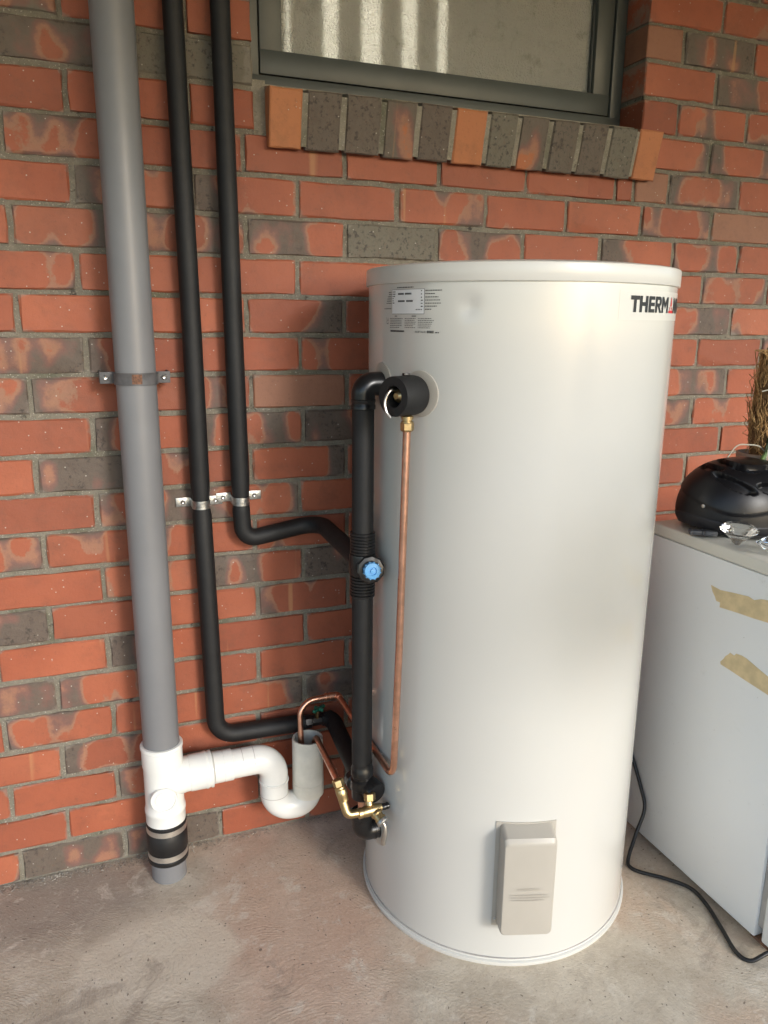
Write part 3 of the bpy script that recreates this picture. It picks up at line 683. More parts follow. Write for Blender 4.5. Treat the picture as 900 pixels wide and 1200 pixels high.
# ================================================================ GREY DRAIN STACK
GX, GY = -0.372, -0.090
st_ = thing('drain_stack', 'grey vertical drain pipe with white tee and black rubber coupling at its foot', 'drain pipe', (GX, GY, 0))
bm = B(); tube(bm, [(GX - 0.006, GY, 2.419), (GX - 0.004, GY, 1.2), (GX, GY, 0.33)], 0.0412, 40, False); obj('pipe', bm, 'greypvc', st_)
bm = B(); lathe(bm, [(0.0412, -0.002), (0.0412, 0.075)], (GX, GY, 0), n=40); obj('stub', bm, 'greypvc', st_)
bm = B(); lathe(bm, [(0.0415, 0.062), (0.0475, 0.050), (0.0475, 0.050)], (GX, GY, 0), n=40, caps=False)
lathe(bm, [(0.0418, 0.050), (0.0470, 0.0505), (0.0478, 0.053), (0.0478, 0.060), (0.0462, 0.062), (0.0462, 0.078), (0.0480, 0.081), (0.0480, 0.127), (0.0462, 0.130), (0.0462, 0.146), (0.0478, 0.148), (0.0478, 0.153), (0.0460, 0.155)], (GX, GY, 0), n=40); rb = obj('rubber_coupling', bm, 'rubber', st_)
for zc in (0.0695, 0.1375):
    bm = B(); lathe(bm, [(0.0464, -0.0068), (0.0472, -0.0068), (0.0472, 0.0068), (0.0464, 0.0068)], (GX, GY, zc), n=40, caps=False)
    box(bm, (GX + 0.028, GY + 0.034, zc - 0.006), (GX + 0.046, GY + 0.044, zc + 0.006), 0.002); sub('hose_band', bm, 'band', rb)
# tee
BZ = 0.262
bm = B(); lathe(bm, [(0.0415, 0.152), (0.0462, 0.1525), (0.0462, 0.180), (0.0474, 0.182), (0.0474, 0.190), (0.0458, 0.193), (0.0450, 0.205), (0.0450, 0.296), (0.0470, 0.303), (0.0470, 0.346), (0.0488, 0.348), (0.0488, 0.3545), (0.0470, 0.3565), (0.0418, 0.357), (0.0414, 0.350)], (GX, GY, 0), n=48)
tee = obj('tee_fitting', bm, 'whitepvc', st_)
bm = B(); lathe(bm, [(0.0440, 0.0), (0.0440, 0.040), (0.0420, 0.050), (0.0420, 0.060)], (GX, GY, BZ), (1, 0, 0.02), 40, False)
lathe(bm, [(0.0395, 0.058), (0.0432, 0.060), (0.0438, 0.095), (0.0450, 0.097), (0.0450, 0.101), (0.0432, 0.103), (0.0432, 0.107), (0.0446, 0.109), (0.0446, 0.113), (0.0370, 0.116)], (GX, GY, BZ), (1, 0, 0.02), 40); sub('branch_socket', bm, 'whitepvc', tee)
ax = Vector((-0.12, -1, 0.03)).normalized(); cp = Vector((GX, GY, 0.232)) + ax * 0.040
bm = B(); lathe(bm, [(0.0305, -0.014), (0.0305, 0.0095), (0.0290, 0.0115), (0.0262, 0.0115), (0.0250, 0.0080), (0.0205, 0.0080), (0.0195, 0.0112), (0.0180, 0.0118), (0.004, 0.0118)], cp, ax, 36); sub('access_cap', bm, 'whitepvc', tee)
# saddle clip of the grey pipe
CZ = 1.203
bm = B(); prev = None
for i in range(25):
    a = R(180 + 180 * i / 24); ring = [bm.verts.new((GX - 0.004 + rr * math.cos(a), GY + rr * math.sin(a), CZ + dz)) for rr, dz in ((0.0405, -0.0125), (0.0446, -0.0125), (0.0446, -0.0100), (0.0440, -0.0090), (0.0440, 0.0090), (0.0446, 0.0100), (0.0446, 0.0125), (0.0405, 0.0125))]
    if prev:
        for k in range(8): bm.faces.new((prev[k], prev[(k + 1) % 8], ring[(k + 1) % 8], ring[k]))
    prev = ring
for s in (-1, 1):
    x0 = GX - 0.004 + s * 0.0415; x1 = x0 + s * 0.030
    box(bm, (min(x0, x1), -0.0915 + 0.02, CZ - 0.0122), (max(x0, x1), -0.0695, CZ + 0.0122), 0.0006)
    box(bm, (min(x1 - s * 0.0015, x1), -0.071, CZ - 0.0120), (max(x1 - s * 0.0015, x1), -0.001, CZ + 0.0120))
clip = obj('saddle_clip', bm, 'clip', st_)
bm = B(); a0 = R(266)
prev = None
for i in range(9):
    a = R(256 + 26 * i / 8) ; ring = [bm.verts.new((GX - 0.004 + 0.0445 * math.cos(a), GY + 0.0445 * math.sin(a), CZ + dz + random.uniform(-.0012, .0012))) for dz in (-0.0115, 0.0120)]
    if prev: bm.faces.new((prev[0], ring[0], ring[1], prev[1]))
    prev = ring
sub('rust_patch', bm, 'rust', clip)
for s in (-1, 1):
    bm = B(); lathe(bm, [(0.0058, 0), (0.0056, 0.002), (0.0035, 0.0032), (0.0012, 0.0024)], (GX - 0.004 + s * 0.059, -0.0712, CZ), (0, -1, 0), 14); sub('screw', bm, 'steel', clip)

# ================================================================ WHITE P TRAP
tp = thing('waste_trap', 'white plastic drain trap curving from the tee to an open cup', 'drain trap', (-0.1, -0.095, 0.13))
z_ = BZ + 0.003
trap = fillet([(GX + 0.112, GY, z_), (-0.107, -0.092, z_ + 0.002), (-0.107, -0.094, 0.125), (-0.0205, -0.100, 0.125), (-0.0205, -0.100, 0.200)], [0.047, 0.0428, 0.0428], 14)
bm = B(); tube(bm, trap, 0.0352, 32); obj('bend', bm, 'whitepvc', tp)
bm = B()
for o_, a_, l_ in (((GX + 0.116, GY, z_), (1, 0, 0.01), 0.046), ):
    lathe(bm, [(0.0352, 0), (0.0382, 0.001), (0.0382, l_ * 0.5), (0.0374, l_ * 0.51), (0.0374, l_ * 0.53), (0.0382, l_ * 0.54), (0.0382, l_), (0.0352, l_ + 0.001)], o_, a_, 32)
obj('coupling_ring', bm, 'whitepvc', tp)
bm = B(); lathe(bm, [(0.0352, 0), (0.0372, 0.001), (0.0372, 0.004), (0.0364, 0.0045), (0.0352, 0.006)], (-0.107, -0.0935, 0.205), (0, 0, -1), 32); obj('coupling_ring', bm, 'whitepvc', tp)
bm = B(); lathe(bm, [(0.0352, 0.150), (0.0395, 0.1515), (0.0398, 0.186), (0.0388, 0.1865), (0.0388, 0.1885), (0.0395, 0.189), (0.0385, 0.305), (0.0380, 0.3065), (0.0345, 0.3065), (0.0340, 0.304), (0.0335, 0.200), (0.001, 0.199)], cup, n=40, caps=False); obj('cup', bm, 'creampvc', tp)
for p_, a_ in (((GX + 0.186, GY - 0.0005, z_ + 0.0012), (1, 0, 0.01)), ((GX + 0.214, GY - 0.001, z_ + 0.0016), (1, 0, 0.01)), ((-0.107, -0.0937, 0.166), (0, 0, 1))):
    bm = B(); lathe(bm, [(0.0350, -0.0006), (0.03545, -0.0005), (0.03545, 0.0005), (0.0350, 0.0006)], p_, a_, 32, False); obj('joint_seam', bm, 'gasket', tp)

# ================================================================ BLACK INSULATED PIPES ON THE WALL
YP = -0.036
def saddle(par, x, z, r, side_dz=(0, 0), yo=0.0):
    bm = B(); prev = None
    for i in range(19):
        a = R(180 + 180 * i / 18); ring = [bm.verts.new((x + rr * math.cos(a), YP + rr * math.sin(a), z + dz)) for rr, dz in ((r, -0.0095), (r + 0.0012, -0.0095), (r + 0.0012, -0.004), (r + 0.0004, -0.003), (r + 0.0004, 0.003), (r + 0.0012, 0.004), (r + 0.0012, 0.0095), (r, 0.0095))]
        if prev:
            for k in range(8): bm.faces.new((prev[k], prev[(k + 1) % 8], ring[(k + 1) % 8], ring[k]))
        prev = ring
    for s in (-1, 1):
        box(bm, (x + s * r - 0.0006, YP, z - 0.0094), (x + s * r + 0.0006, -0.003, z + 0.0094))
        x0, x1 = x + s * r, x + s * (r + 0.034); dz = side_dz[0 if s < 0 else 1]
        box(bm, (min(x0, x1), -0.0052 - yo, z - 0.0105 + dz), (max(x0, x1), -0.0036 - yo, z + 0.0105 + dz), 0.0005)
    o = obj('saddle_clamp', bm, 'zinc', par)
    for s in (-1, 1):
        bm = B(); dz = side_dz[0 if s < 0 else 1]
        lathe(bm, [(0.0052, 0), (0.0050, 0.0022), (0.0030, 0.0034), (0.0010, 0.0026)], (x + s * (r + 0.018), -0.0052 - yo, z + dz), (0, -1, 0), 12); sub('screw', bm, 'steel', o)
    return o
cw = thing('insulated_pipe', 'longer black foam covered pipe running down beside the grey pipe and right behind the trap', 'pipe', (-0.247, YP, 0.91))
bm = B(); tube(bm, [(-0.262, YP, 2.419), (-0.256, YP, 1.75), (-0.250, YP, 1.30), (-0.2475, YP, 0.96), (-0.2470, YP, 0.922)], [0.0205, 0.0205, 0.0212, 0.0218, 0.0192], 28); obj('foam_sleeve', bm, 'foam', cw)
bm = B(); p1 = fillet([(-0.2468, YP, 0.902), (-0.2462, YP, 0.885), (-0.2405, YP, 0.60), (-0.236, YP, 0.318), (-0.040, YP, 0.3135), (-0.012, YP, 0.3135)], [0.5, 0.5, 0.050, 0.3], 10)
rad = [0.0195] + [0.0218] * (len(p1) - 1); tube(bm, p1, rad, 28); obj('foam_sleeve', bm, 'foam', cw)
bm = B(); lathe(bm, [(0.0185, 0), (0.0185, 0.05)], (-0.247, YP, 0.888), n=20); obj('pipe', bm, 'plastic', cw)
saddle(cw, -0.247, 0.911, 0.0195, (0.0, 0.0))
hw = thing('insulated_pipe', 'shorter black foam covered pipe below the window that bends to the mixing valve', 'pipe', (-0.1555, YP, 0.91))
bm = B(); tube(bm, [(-0.1665, YP, 2.419), (-0.1625, YP, 1.75), (-0.159, YP, 1.30), (-0.1555, YP, 0.96), (-0.1550, YP, 0.924)], [0.0205, 0.0205, 0.0210, 0.0216, 0.0190], 28); obj('foam_sleeve', bm, 'foam', hw)
bm = B(); p2 = fillet([(-0.1550, YP, 0.902), (-0.1552, YP, 0.885), (-0.152, YP, 0.816), (0.034, YP, 0.846), (0.0335, -0.325, 0.838)], [0.3, 0.040, 0.055], 12)
tube(bm, p2, [0.0190] + [0.0205] * (len(p2) - 1), 28); obj('foam_sleeve', bm, 'foam', hw)
bm = B(); lathe(bm, [(0.018, 0), (0.018, 0.05)], (-0.155, YP, 0.888), n=20); obj('pipe', bm, 'plastic', hw)
saddle(hw, -0.155, 0.9125, 0.0190, (0.0042, 0.0045), 0.0019)
# stop valve behind the cup and feed pipe forward to the tank inlet
sv = thing('stop_valve', 'dark stop valve with green handle on the wall behind the white cup', 'valve', (0.02, YP, 0.315))
bm = B(); lathe(bm, [(0.0150, 0), (0.0185, 0.002), (0.0185, 0.018), (0.0145, 0.020), (0.0145, 0.046), (0.0185, 0.048), (0.0185, 0.064), (0.015, 0.066)], (-0.012, YP, 0.3135), (1, 0, 0), 8); obj('body', bm, 'plastic', sv)
bm = B(); lathe(bm, [(0.006, 0), (0.006, 0.030)], (0.021, YP - 0.005, 0.322), (0, -0.3, 1), 12); obj('stem', bm, 'brass', sv)
bm = B(); box(bm, (-0.022, -0.004, -0.003), (0.022, 0.004, 0.005), 0.002, mat=Matrix.Translation((0.024, YP - 0.016, 0.352)) @ Matrix.Rotation(R(35), 4, 'Z'))
box(bm, (-0.004, -0.014, -0.0035), (0.004, 0.014, 0.0055), 0.002, mat=Matrix.Translation((0.024, YP - 0.016, 0.352)) @ Matrix.Rotation(R(35), 4, 'Z')); obj('handle', bm, 'greenhandle', sv)
fp = thing('feed_pipe', 'black foam covered pipe slanting forward from the stop valve to the tank inlet', 'pipe', (0.05, -0.2, 0.31))
bm = B(); tube(bm, fillet([(0.053, -0.036, 0.3135), (0.062, -0.058, 0.3125), (0.046, -0.300, 0.302)], 0.02, 6), 0.0215, 24); obj('foam_sleeve', bm, 'foam', fp)
bm = B(); lathe(bm, [(0.012, 0), (0.0145, 0.002), (0.0145, 0.014), (0.012, 0.016), (0.010, 0.045)], (0.0463, -0.298, 0.3025), (-0.02, -1, -0.02), 6); obj('nut', bm, 'brass', fp, sharp=20)

# ================================================================ RISER with mixing valve
RX, RY = 0.0325, -0.360
rs = thing('riser_pipe', 'black foam covered vertical pipe with elbow on top beside the tank', 'pipe', (RX, RY, 0.36))
pn = Vector((TC.x - RX, TC.y - RY, 0)).normalized()
bm = B(); tube(bm, [(RX, RY, 1.165), (RX, RY, 0.898)], 0.0222, 28); obj('foam_sleeve', bm, 'foam', rs)
bm = B(); tube(bm, [(RX, RY, 0.772), (RX, RY, 0.375)], 0.0222, 28); obj('foam_sleeve', bm, 'foam', rs)
bm = B(); tube(bm, fillet([(RX, RY, 1.160), (RX, RY, 1.2035), Vector((RX, RY, 1.2035)) + pn * 0.048], 0.020, 10), 0.0235, 28); eo = obj('elbow', bm, 'plastic', rs)
bm = B(); lathe(bm, [(0.0232, 0), (0.0248, 0.001), (0.0248, 0.008), (0.0236, 0.010), (0.0236, 0.013), (0.0248, 0.015), (0.0248, 0.019), (0.0232, 0.021)], (RX, RY, 1.1540), n=28); sub('collar', bm, 'plastic', eo)
mv = thing('mixing_valve', 'ribbed black mixing valve with a blue cap halfway down the riser', 'valve', (RX, RY, 0.835))
prof = []
z = 0.765
for i in range(7):
    prof += [(0.0255, z), (0.0262, z + 0.001), (0.0262, z + 0.0045), (0.0243, z + 0.0055)]; z += 0.0066
prof += [(0.027, 0.813), (0.0285, 0.820), (0.0285, 0.850), (0.027, 0.857)]
z = 0.8585
for i in range(7):
    prof += [(0.0243, z), (0.0262, z + 0.001), (0.0262, z + 0.0045), (0.0250, z + 0.0055)]; z += 0.0066
bm = B(); lathe(bm, prof, (RX, RY, 0), n=32); obj('body', bm, 'plastic', mv, sharp=30)
vax = Vector((-0.16, -1, 0.16)).normalized(); vo = Vector((RX + 0.011, RY, 0.826))
bm = B(); lathe(bm, [(0.0235, 0.010), (0.0245, 0.022), (0.0295, 0.024), (0.0295, 0.034), (0.0265, 0.037), (0.020, 0.038), (0.020, 0.040)], vo, vax, 10); obj('hex_collar', bm, 'plastic', mv, sharp=20)
bm = B(); lathe(bm, [(0.0160, 0.038), (0.0168, 0.041)], vo, vax, 20, False)
prof = [(0.0166, 0.040), (0.0172, 0.043), (0.0172, 0.054), (0.0160, 0.057), (0.0085, 0.0575), (0.0078, 0.0545), (0.0050, 0.0545), (0.0045, 0.0575), (0.001, 0.0578)]
lathe(bm, prof, vo, vax, 24)
for k in range(12):
    a = 2 * math.pi * k / 12; u = vax.orthogonal().normalized(); w = vax.cross(u); c_ = vo + vax * 0.0485 + (u * math.cos(a) + w * math.sin(a)) * 0.0172
    lathe(bm, [(0.0016, -0.0055), (0.0016, 0.0055)], c_, vax, 6)
obj('cap', bm, 'bluecap', mv, sharp=30)
bx = Vector((-0.35, 1, 0)).normalized()
bm = B(); lathe(bm, [(0.0225, 0.018), (0.0240, 0.020), (0.0240, 0.028), (0.0220, 0.030), (0.0220, 0.034), (0.0240, 0.036), (0.0240, 0.048), (0.021, 0.050)], (RX + 0.006, RY - 0.01, 0.838), (0, 1, 0), 28); obj('inlet_collar', bm, 'plastic', mv)

# ================================================================ INLET TEE + EXPANSION VALVE at the foot of the riser
it = thing('inlet_fitting', 'black plastic inlet fittings joining the riser foot to the tank', 'pipe fitting', (RX, RY, 0.2))
bm = B(); lathe(bm, [(0.0175, 0.285), (0.0235, 0.290), (0.0235, 0.312), (0.0255, 0.314), (0.0255, 0.334), (0.0215, 0.338), (0.0215, 0.344), (0.0250, 0.347), (0.0250, 0.362), (0.0225, 0.366), (0.0225, 0.378), (0.018, 0.380)], (RX + 0.001, RY, 0), n=28); obj('tee_body', bm, 'plastic', it)
bm = B(); lathe(bm, [(0.018, 0), (0.0225, 0.003), (0.0225, 0.022), (0.0175, 0.026), (0.0175, 0.045)], (RX, RY + 0.060, 0.302), (0, -1, 0), 24); obj('back_collar', bm, 'plastic', it)
bm = B(); lathe(bm, [(0.0200, 0.0), (0.0245, 0.003), (0.0250, 0.030), (0.023, 0.034)], (RX + 0.012, RY - 0.004, 0.318), Vector((0.30, -1, -0.15)), 24); obj('front_boss', bm, 'plastic', it)
bm = B(); tube(bm, fillet([(RX, RY, 0.252), (RX, RY, 0.200), Vector((RX, RY, 0.200)) + pn * 0.040], 0.020, 8), 0.0225, 28)
lathe(bm, [(0.0225, 0.236), (0.0245, 0.238), (0.0245, 0.252), (0.0225, 0.254)], (RX, RY, 0), n=28); obj('elbow', bm, 'plastic', it)
bm = B(); lathe(bm, [(0.0150, 0.0), (0.0240, 0.001), (0.0240, 0.004), (0.0185, 0.006), (0.0185, 0.010), (0.0235, 0.011), (0.0235, 0.015), (0.018, 0.017)], Vector((RX, RY, 0.200)) + pn * 0.026, pn, 28); obj('lock_ring', bm, 'plastic', it)
bm = B(); lathe(bm, [(0.0085, 0.250), (0.0085, 0.290)], (RX, RY, 0), n=16); obj('nipple', bm, 'copper', it)

ev = thing('expansion_valve', 'brass expansion valve with white lever beside the foot of the tank', 'valve', (0.02, -0.405, 0.29))
vc = Vector((0.034, -0.412, 0.2875))
bm = B(); lathe(bm, [(0.0085, -0.030), (0.0118, -0.028), (0.0118, -0.020), (0.0105, -0.019), (0.0122, -0.010), (0.0128, 0.004), (0.0118, 0.014), (0.010, 0.018), (0.0085, 0.026)], vc, (1, 0.05, 0.05), 20)
lathe(bm, [(0.0085, 0), (0.0085, 0.030)], vc, (0.0, 0.5, 0.85), 16); obj('body', bm, 'brass', ev)
bm = B(); lathe(bm, [(0.0095, 0.020), (0.0128, 0.022), (0.0128, 0.036), (0.0095, 0.038)], vc, Vector((0.05, 0.30, 0.95)), 6); obj('nut', bm, 'brass', ev, sharp=20)
bm = B(); lathe(bm, [(0.0070, 0.0), (0.0075, 0.001), (0.0075, 0.009), (0.0055, 0.0095), (0.0055, 0.011), (0.0075, 0.0115), (0.0075, 0.016), (0.0065, 0.017)], vc + Vector((0.026, 0, 0.001)), (1, 0.05, 0.05), 16); obj('end_cap', bm, 'plastic', ev)
# elbow to drain pipe
bm = B(); tube(bm, fillet([vc + Vector((-0.026, 0, 0)), vc + Vector((-0.052, 0.001, 0.0)), Vector((-0.0305, -0.389, 0.343))], 0.012, 8), 0.0095, 18); obj('elbow', bm, 'brass', ev)
dax = Vector((0.030, -0.30, 0.0)) ; dd = (Vector((-0.030, -0.385, 0.3525)) - Vector((-0.003, -0.112, 0.313))).normalized()
e0 = Vector((-0.0302, -0.3865, 0.3527))
dn = (vc + Vector((-0.050, 0.001, 0.004)) - e0).normalized()
bm = B(); lathe(bm, [(0.0085, -0.010), (0.0118, -0.008), (0.0125, -0.007), (0.0125, 0.006), (0.0105, 0.008)], e0, dn, 6); obj('nut', bm, 'brass', ev, sharp=20)
bm = B(); lathe(bm, [(0.0095, 0.008), (0.0112, 0.009), (0.0112, 0.012), (0.0098, 0.013), (0.0115, 0.014), (0.0125, 0.018), (0.0125, 0.026), (0.0105, 0.030), (0.0098, 0.040)], e0, dn, 20); obj('union', bm, 'brass', ev)
# lever head
lax = Vector((0.35, -0.80, -0.45)).normalized(); lo = vc + Vector((0.010, -0.004, -0.004))
bm = B(); lathe(bm, [(0.0120, 0.0), (0.0130, 0.003), (0.0130, 0.008), (0.0112, 0.010), (0.0112, 0.016), (0.0125, 0.017), (0.0125, 0.022)], lo, lax, 20); obj('bonnet', bm, 'brass', ev)
bm = B(); lathe(bm, [(0.0118, 0.022), (0.0135, 0.0235), (0.0135, 0.029), (0.0115, 0.031), (0.004, 0.0315)], lo, lax, 20); obj('head', bm, 'zinc', ev)
lp = lo + lax * 0.031
bm = B(); pts = catmull([lp + Vector((-0.002, 0, 0.004)), lp + lax * 0.005 + Vector((0.0, 0, -0.006)), lp + lax * 0.004 + Vector((0.0, -0.002, -0.022)), lp + lax * 0.000 + Vector((-0.002, -0.002, -0.050))], 6)
tube(bm, pts, [0.0022 + 0.0040 * min(1, i / (len(pts) * 0.7)) for i in range(len(pts))], 12)
for v in bm.verts: v.co.y = lp.y + (v.co.y - lp.y) * 0.8
obj('lever', bm, 'steel', ev)

# ================================================================ FRIDGE
FX0, FX1, FY0, FY1 = 0.800, 1.33, -0.768, -0.322
fr = thing('bar_fridge', 'white bar fridge with cream worktop standing right of the tank', 'fridge', (1.06, -0.55, 0))
bm = B(); box(bm, (FX0, FY0, 0.021), (FX1, FY1, 0.8225), 0.003); obj('cabinet', bm, 'fridge', fr)
bm = B(); box(bm, (FX0 - 0.001, FY0 - 0.004, 0.8240), (FX1 + 0.001, FY1 + 0.004, 0.8520), 0.0045, 3); obj('worktop', bm, 'lidtop', fr)
bm = B(); box(bm, (FX0 + 0.008, FY0 - 0.016, 0.05), (FX1 - 0.008, FY0 - 0.0005, 0.815)); obj('door_gasket', bm, 'gasket', fr)
bm = B(); box(bm, (FX0 + 0.001, FY0 - 0.066, 0.022), (FX1, FY0 - 0.0165, 0.818), 0.006, 3); dr = obj('door', bm, 'fridge', fr)
bm = B(); box(bm, (FX1 - 0.045, FY0 - 0.090, 0.60), (FX1 - 0.02, FY0 - 0.064, 0.76), 0.006); sub('handle', bm, 'fridge', dr)
bm = B(); box(bm, (FX0 + 0.004, FY0 - 0.040, 0.0135), (FX0 + 0.050, FY0 + 0.012, 0.0205), 0.001); obj('hinge', bm, 'rust', fr)
for x, y in ((FX0 + 0.05, FY0 + 0.05), (FX1 - 0.05, FY0 + 0.05), (FX0 + 0.05, FY1 - 0.05), (FX1 - 0.05, FY1 - 0.05)):
    bm = B(); lathe(bm, [(0.016, 0), (0.018, 0.003), (0.018, 0.010), (0.012, 0.0215)], (x, y, 0), n=16); obj('foot', bm, 'plastic', fr)
# masking tape
def tape(pts, label):
    bm = B(); n = len(pts)
    f_ = [bm.verts.new((FX0 - 0.0009, y, z)) for y, z in pts]; b_ = [bm.verts.new((FX0 - 0.0001, y, z)) for y, z in pts]
    bm.faces.new(f_); bm.faces.new(b_[::-1])
    for k in range(n): bm.faces.new((f_[k], b_[k], b_[(k + 1) % n], f_[(k + 1) % n]))
    bmesh.ops.recalc_face_normals(bm, faces=bm.faces)
    return tag(obj('masking_tape', bm, 'tape', smooth=False), label, 'tape', 'pieces of masking tape on the fridge side')
tape([(-0.534, 0.757), (-0.562, 0.7545), (-0.60, 0.7605), (-0.64, 0.766), (-0.655, 0.763), (-0.672, 0.771), (-0.7625, 0.789), (-0.7625, 0.7415), (-0.70, 0.7285), (-0.66, 0.724), (-0.62, 0.721), (-0.585, 0.7175), (-0.566, 0.7155), (-0.5655, 0.7265), (-0.554, 0.7265), (-0.549, 0.735), (-0.541, 0.743)],
     'upper strip of yellowed masking tape with torn end near the top of the fridge side')
tape([(-0.610, 0.6255), (-0.622, 0.6235), (-0.6265, 0.630), (-0.640, 0.632), (-0.655, 0.631), (-0.69, 0.6215), (-0.7625, 0.604), (-0.7625, 0.5695), (-0.72, 0.577), (-0.66, 0.582), (-0.62, 0.586), (-0.588, 0.5885), (-0.586, 0.594), (-0.594, 0.604), (-0.598, 0.612), (-0.606, 0.620)],
     'lower strip of yellowed masking tape slanting down the fridge side')
# power cord
cpts = [(0.760, -0.22, 0.36), (0.785, -0.295, 0.29), (0.793, -0.337, 0.223), (0.792, -0.385, 0.155), (0.786, -0.412, 0.112), (0.755, -0.425, 0.055), (0.714, -0.452, 0.010), (0.706, -0.475, 0.005), (0.722, -0.500, 0.005), (0.762, -0.540, 0.006), (0.793, -0.585, 0.006), (0.790, -0.640, 0.005), (0.768, -0.710, 0.005), (0.746, -0.775, 0.005), (0.757, -0.806, 0.006), (0.80, -0.815, 0.022), (0.86, -0.825, 0.010), (0.96, -0.86, 0.005), (1.12, -0.88, 0.005)]
bm = B(); tube(bm, catmull(cpts, 8), 0.0046, 12)
tag(obj('power_cord', bm, 'cord'), 'black power cord trailing down the fridge side and over the floor', 'cord')

# ================================================================ HELMET on the fridge
ZT = 0.852
hc = Vector((0.968, -0.430, ZT + 0.030)); HA, HB_, HC = 0.166, 0.120, 0.134
hm = thing('bicycle_helmet', 'black bicycle helmet resting on the fridge worktop in front of the plant', 'helmet', (hc.x, hc.y, ZT))
def hpt(th, ph, off=0.0):
    # th around, ph from rim (0) to crown (90)
    ex = math.cos(R(ph)) ** 0.80
    x = -HA * math.cos(R(th)) * ex; y = HB_ * math.sin(R(th)) * ex; zz = HC * math.sin(R(ph)) ** 0.92
    zz -= 0.020 * (abs(math.cos(R(th))) ** 3) * (1 - ph / 90) * (-1 if math.cos(R(th)) > 0 else 1)
    p = Vector((x, y, zz)); nrm = Vector((x / HA ** 2, y / HB_ ** 2, max(zz, 0) / HC ** 2 + 1e-4)).normalized()
    return hc + p + nrm * off
vents = [(-42, 40, 20, 5.5, 24), (-118, 30, 16, 7, 8), (-84, 36, 13, 6, 16), (-80, 64, 24, 5.5, 4), (-30, 66, 22, 5, 20), (-160, 45, 16, 5, -20), (60, 40, 18, 8, 0), (110, 40, 18, 8, 0), (10, 55, 18, 5, 0)]
bm = B(); rows = []
NT_, NP_ = 240, 84
for j in range(NP_ + 1):
    ph = 90 * j / NP_ * 0.995; ring = []
    for i in range(NT_):
        th = 360 * i / NT_; off = 0.0
        for vt, vp, a, b, rot in vents:
            dt = ((th - vt + 180) % 360 - 180) * math.cos(R(ph)); dp = ph - vp; c_, s_ = math.cos(R(rot)), math.sin(R(rot))
            q = ((dt * c_ + dp * s_) / a) ** 2 + ((-dt * s_ + dp * c_) / b) ** 2
            off -= 0.013 * max(0.0, min(1.0, (1.25 - q) / 0.5))
        off += 0.0035 * max(0, min(1, (ph - 15 - 8 * math.sin(R(th * 2))) / 2.5)) 
        ring.append(bm.verts.new(hpt(th, ph, off)))
    rows.append(ring)
for a_, b_ in zip(rows, rows[1:]):
    for i in range(NT_): bm.faces.new((a_[i], a_[(i + 1) % NT_], b_[(i + 1) % NT_], b_[i]))
bm.faces.new(rows[-1])
sh = obj('shell', bm, 'helmet', hm, sharp=50)
bm = B(); rr_ = []
for off, dz in ((-0.004, 0.004), (0.0, -0.004), (-0.002, -0.014), (-0.010, -0.0285), (-0.028, -0.0295), (-0.030, 0.0)):
    ring = []
    for i in range(72):
        p = hpt(360 * i / 72, 0, off); ring.append(bm.verts.new(p + Vector((0, 0, dz))))
    rr_.append(ring)
for a_, b_ in zip(rr_, rr_[1:]):
    for i in range(72): bm.faces.new((a_[i], b_[i], b_[(i + 1) % 72], a_[(i + 1) % 72]))
for v in bm.verts: v.co.z = max(v.co.z, ZT + 0.0008)
obj('lower_rim', bm, 'helmetmatt', hm)
for th in (-20, -160):
    bm = B(); p = hpt(th, 10, 0.0005); q = (p - hc); q.z = 0; lathe(bm, [(0.0045, 0), (0.0045, 0.0015), (0.003, 0.0025)], p, q.normalized(), 14); sub('rivet', bm, 'steel', sh)
def strap(pts, w, t, name, m, par):
    bm = B(); P = catmull(pts, 6); prev = None
    for i, p in enumerate(P):
        tg = (P[min(i + 1, len(P) - 1)] - P[max(i - 1, 0)]).normalized(); s_ = tg.cross(Vector((0, 0, 1))).normalized(); up = s_.cross(tg)
        ring = [bm.verts.new(p + s_ * a + up * b) for a, b in ((-w, -t), (w, -t), (w, t), (-w, t))]
        if prev:
            for k in range(4): bm.faces.new((prev[k], prev[(k + 1) % 4], ring[(k + 1) % 4], ring[k]))
        else: bm.faces.new(ring[::-1])
        prev = ring
    bm.faces.new(prev); return obj(name, bm, m, par)
sb = strap([(0.975, -0.520, ZT + 0.012), (0.930, -0.535, ZT + 0.008), (0.885, -0.520, ZT + 0.010), (0.850, -0.495, ZT + 0.011)], 0.009, 0.0014, 'strap', 'webbing', hm)
bkM = Matrix.Translation((0.822, -0.478, ZT + 0.0105)) @ Matrix.Rotation(R(-31), 4, 'Z')
bm = B(); box(bm, (-0.004, -0.0125, -0.006), (0.024, 0.0125, 0.006), 0.003, mat=bkM)
box(bm, (-0.009, -0.012, -0.0055), (-0.0035, -0.0072, 0.0055), 0.0015, mat=bkM); box(bm, (-0.009, 0.0072, -0.0055), (-0.0035, 0.012, 0.0055), 0.0015, mat=bkM)
box(bm, (-0.030, -0.0105, -0.0055), (-0.0085, 0.0105, 0.0055), 0.0025, mat=bkM); box(bm, (-0.0365, -0.0125, -0.005), (-0.0295, 0.0125, 0.005), 0.002, mat=bkM)
sub('buckle', bm, 'buckle', sb)
strap([(0.86, -0.462, ZT + 0.050), (0.875, -0.520, ZT + 0.012), (0.925, -0.542, ZT + 0.006), (0.99, -0.548, ZT + 0.006), (1.06, -0.53, ZT + 0.03)], 0.007, 0.0012, 'strap', 'webbing', hm)

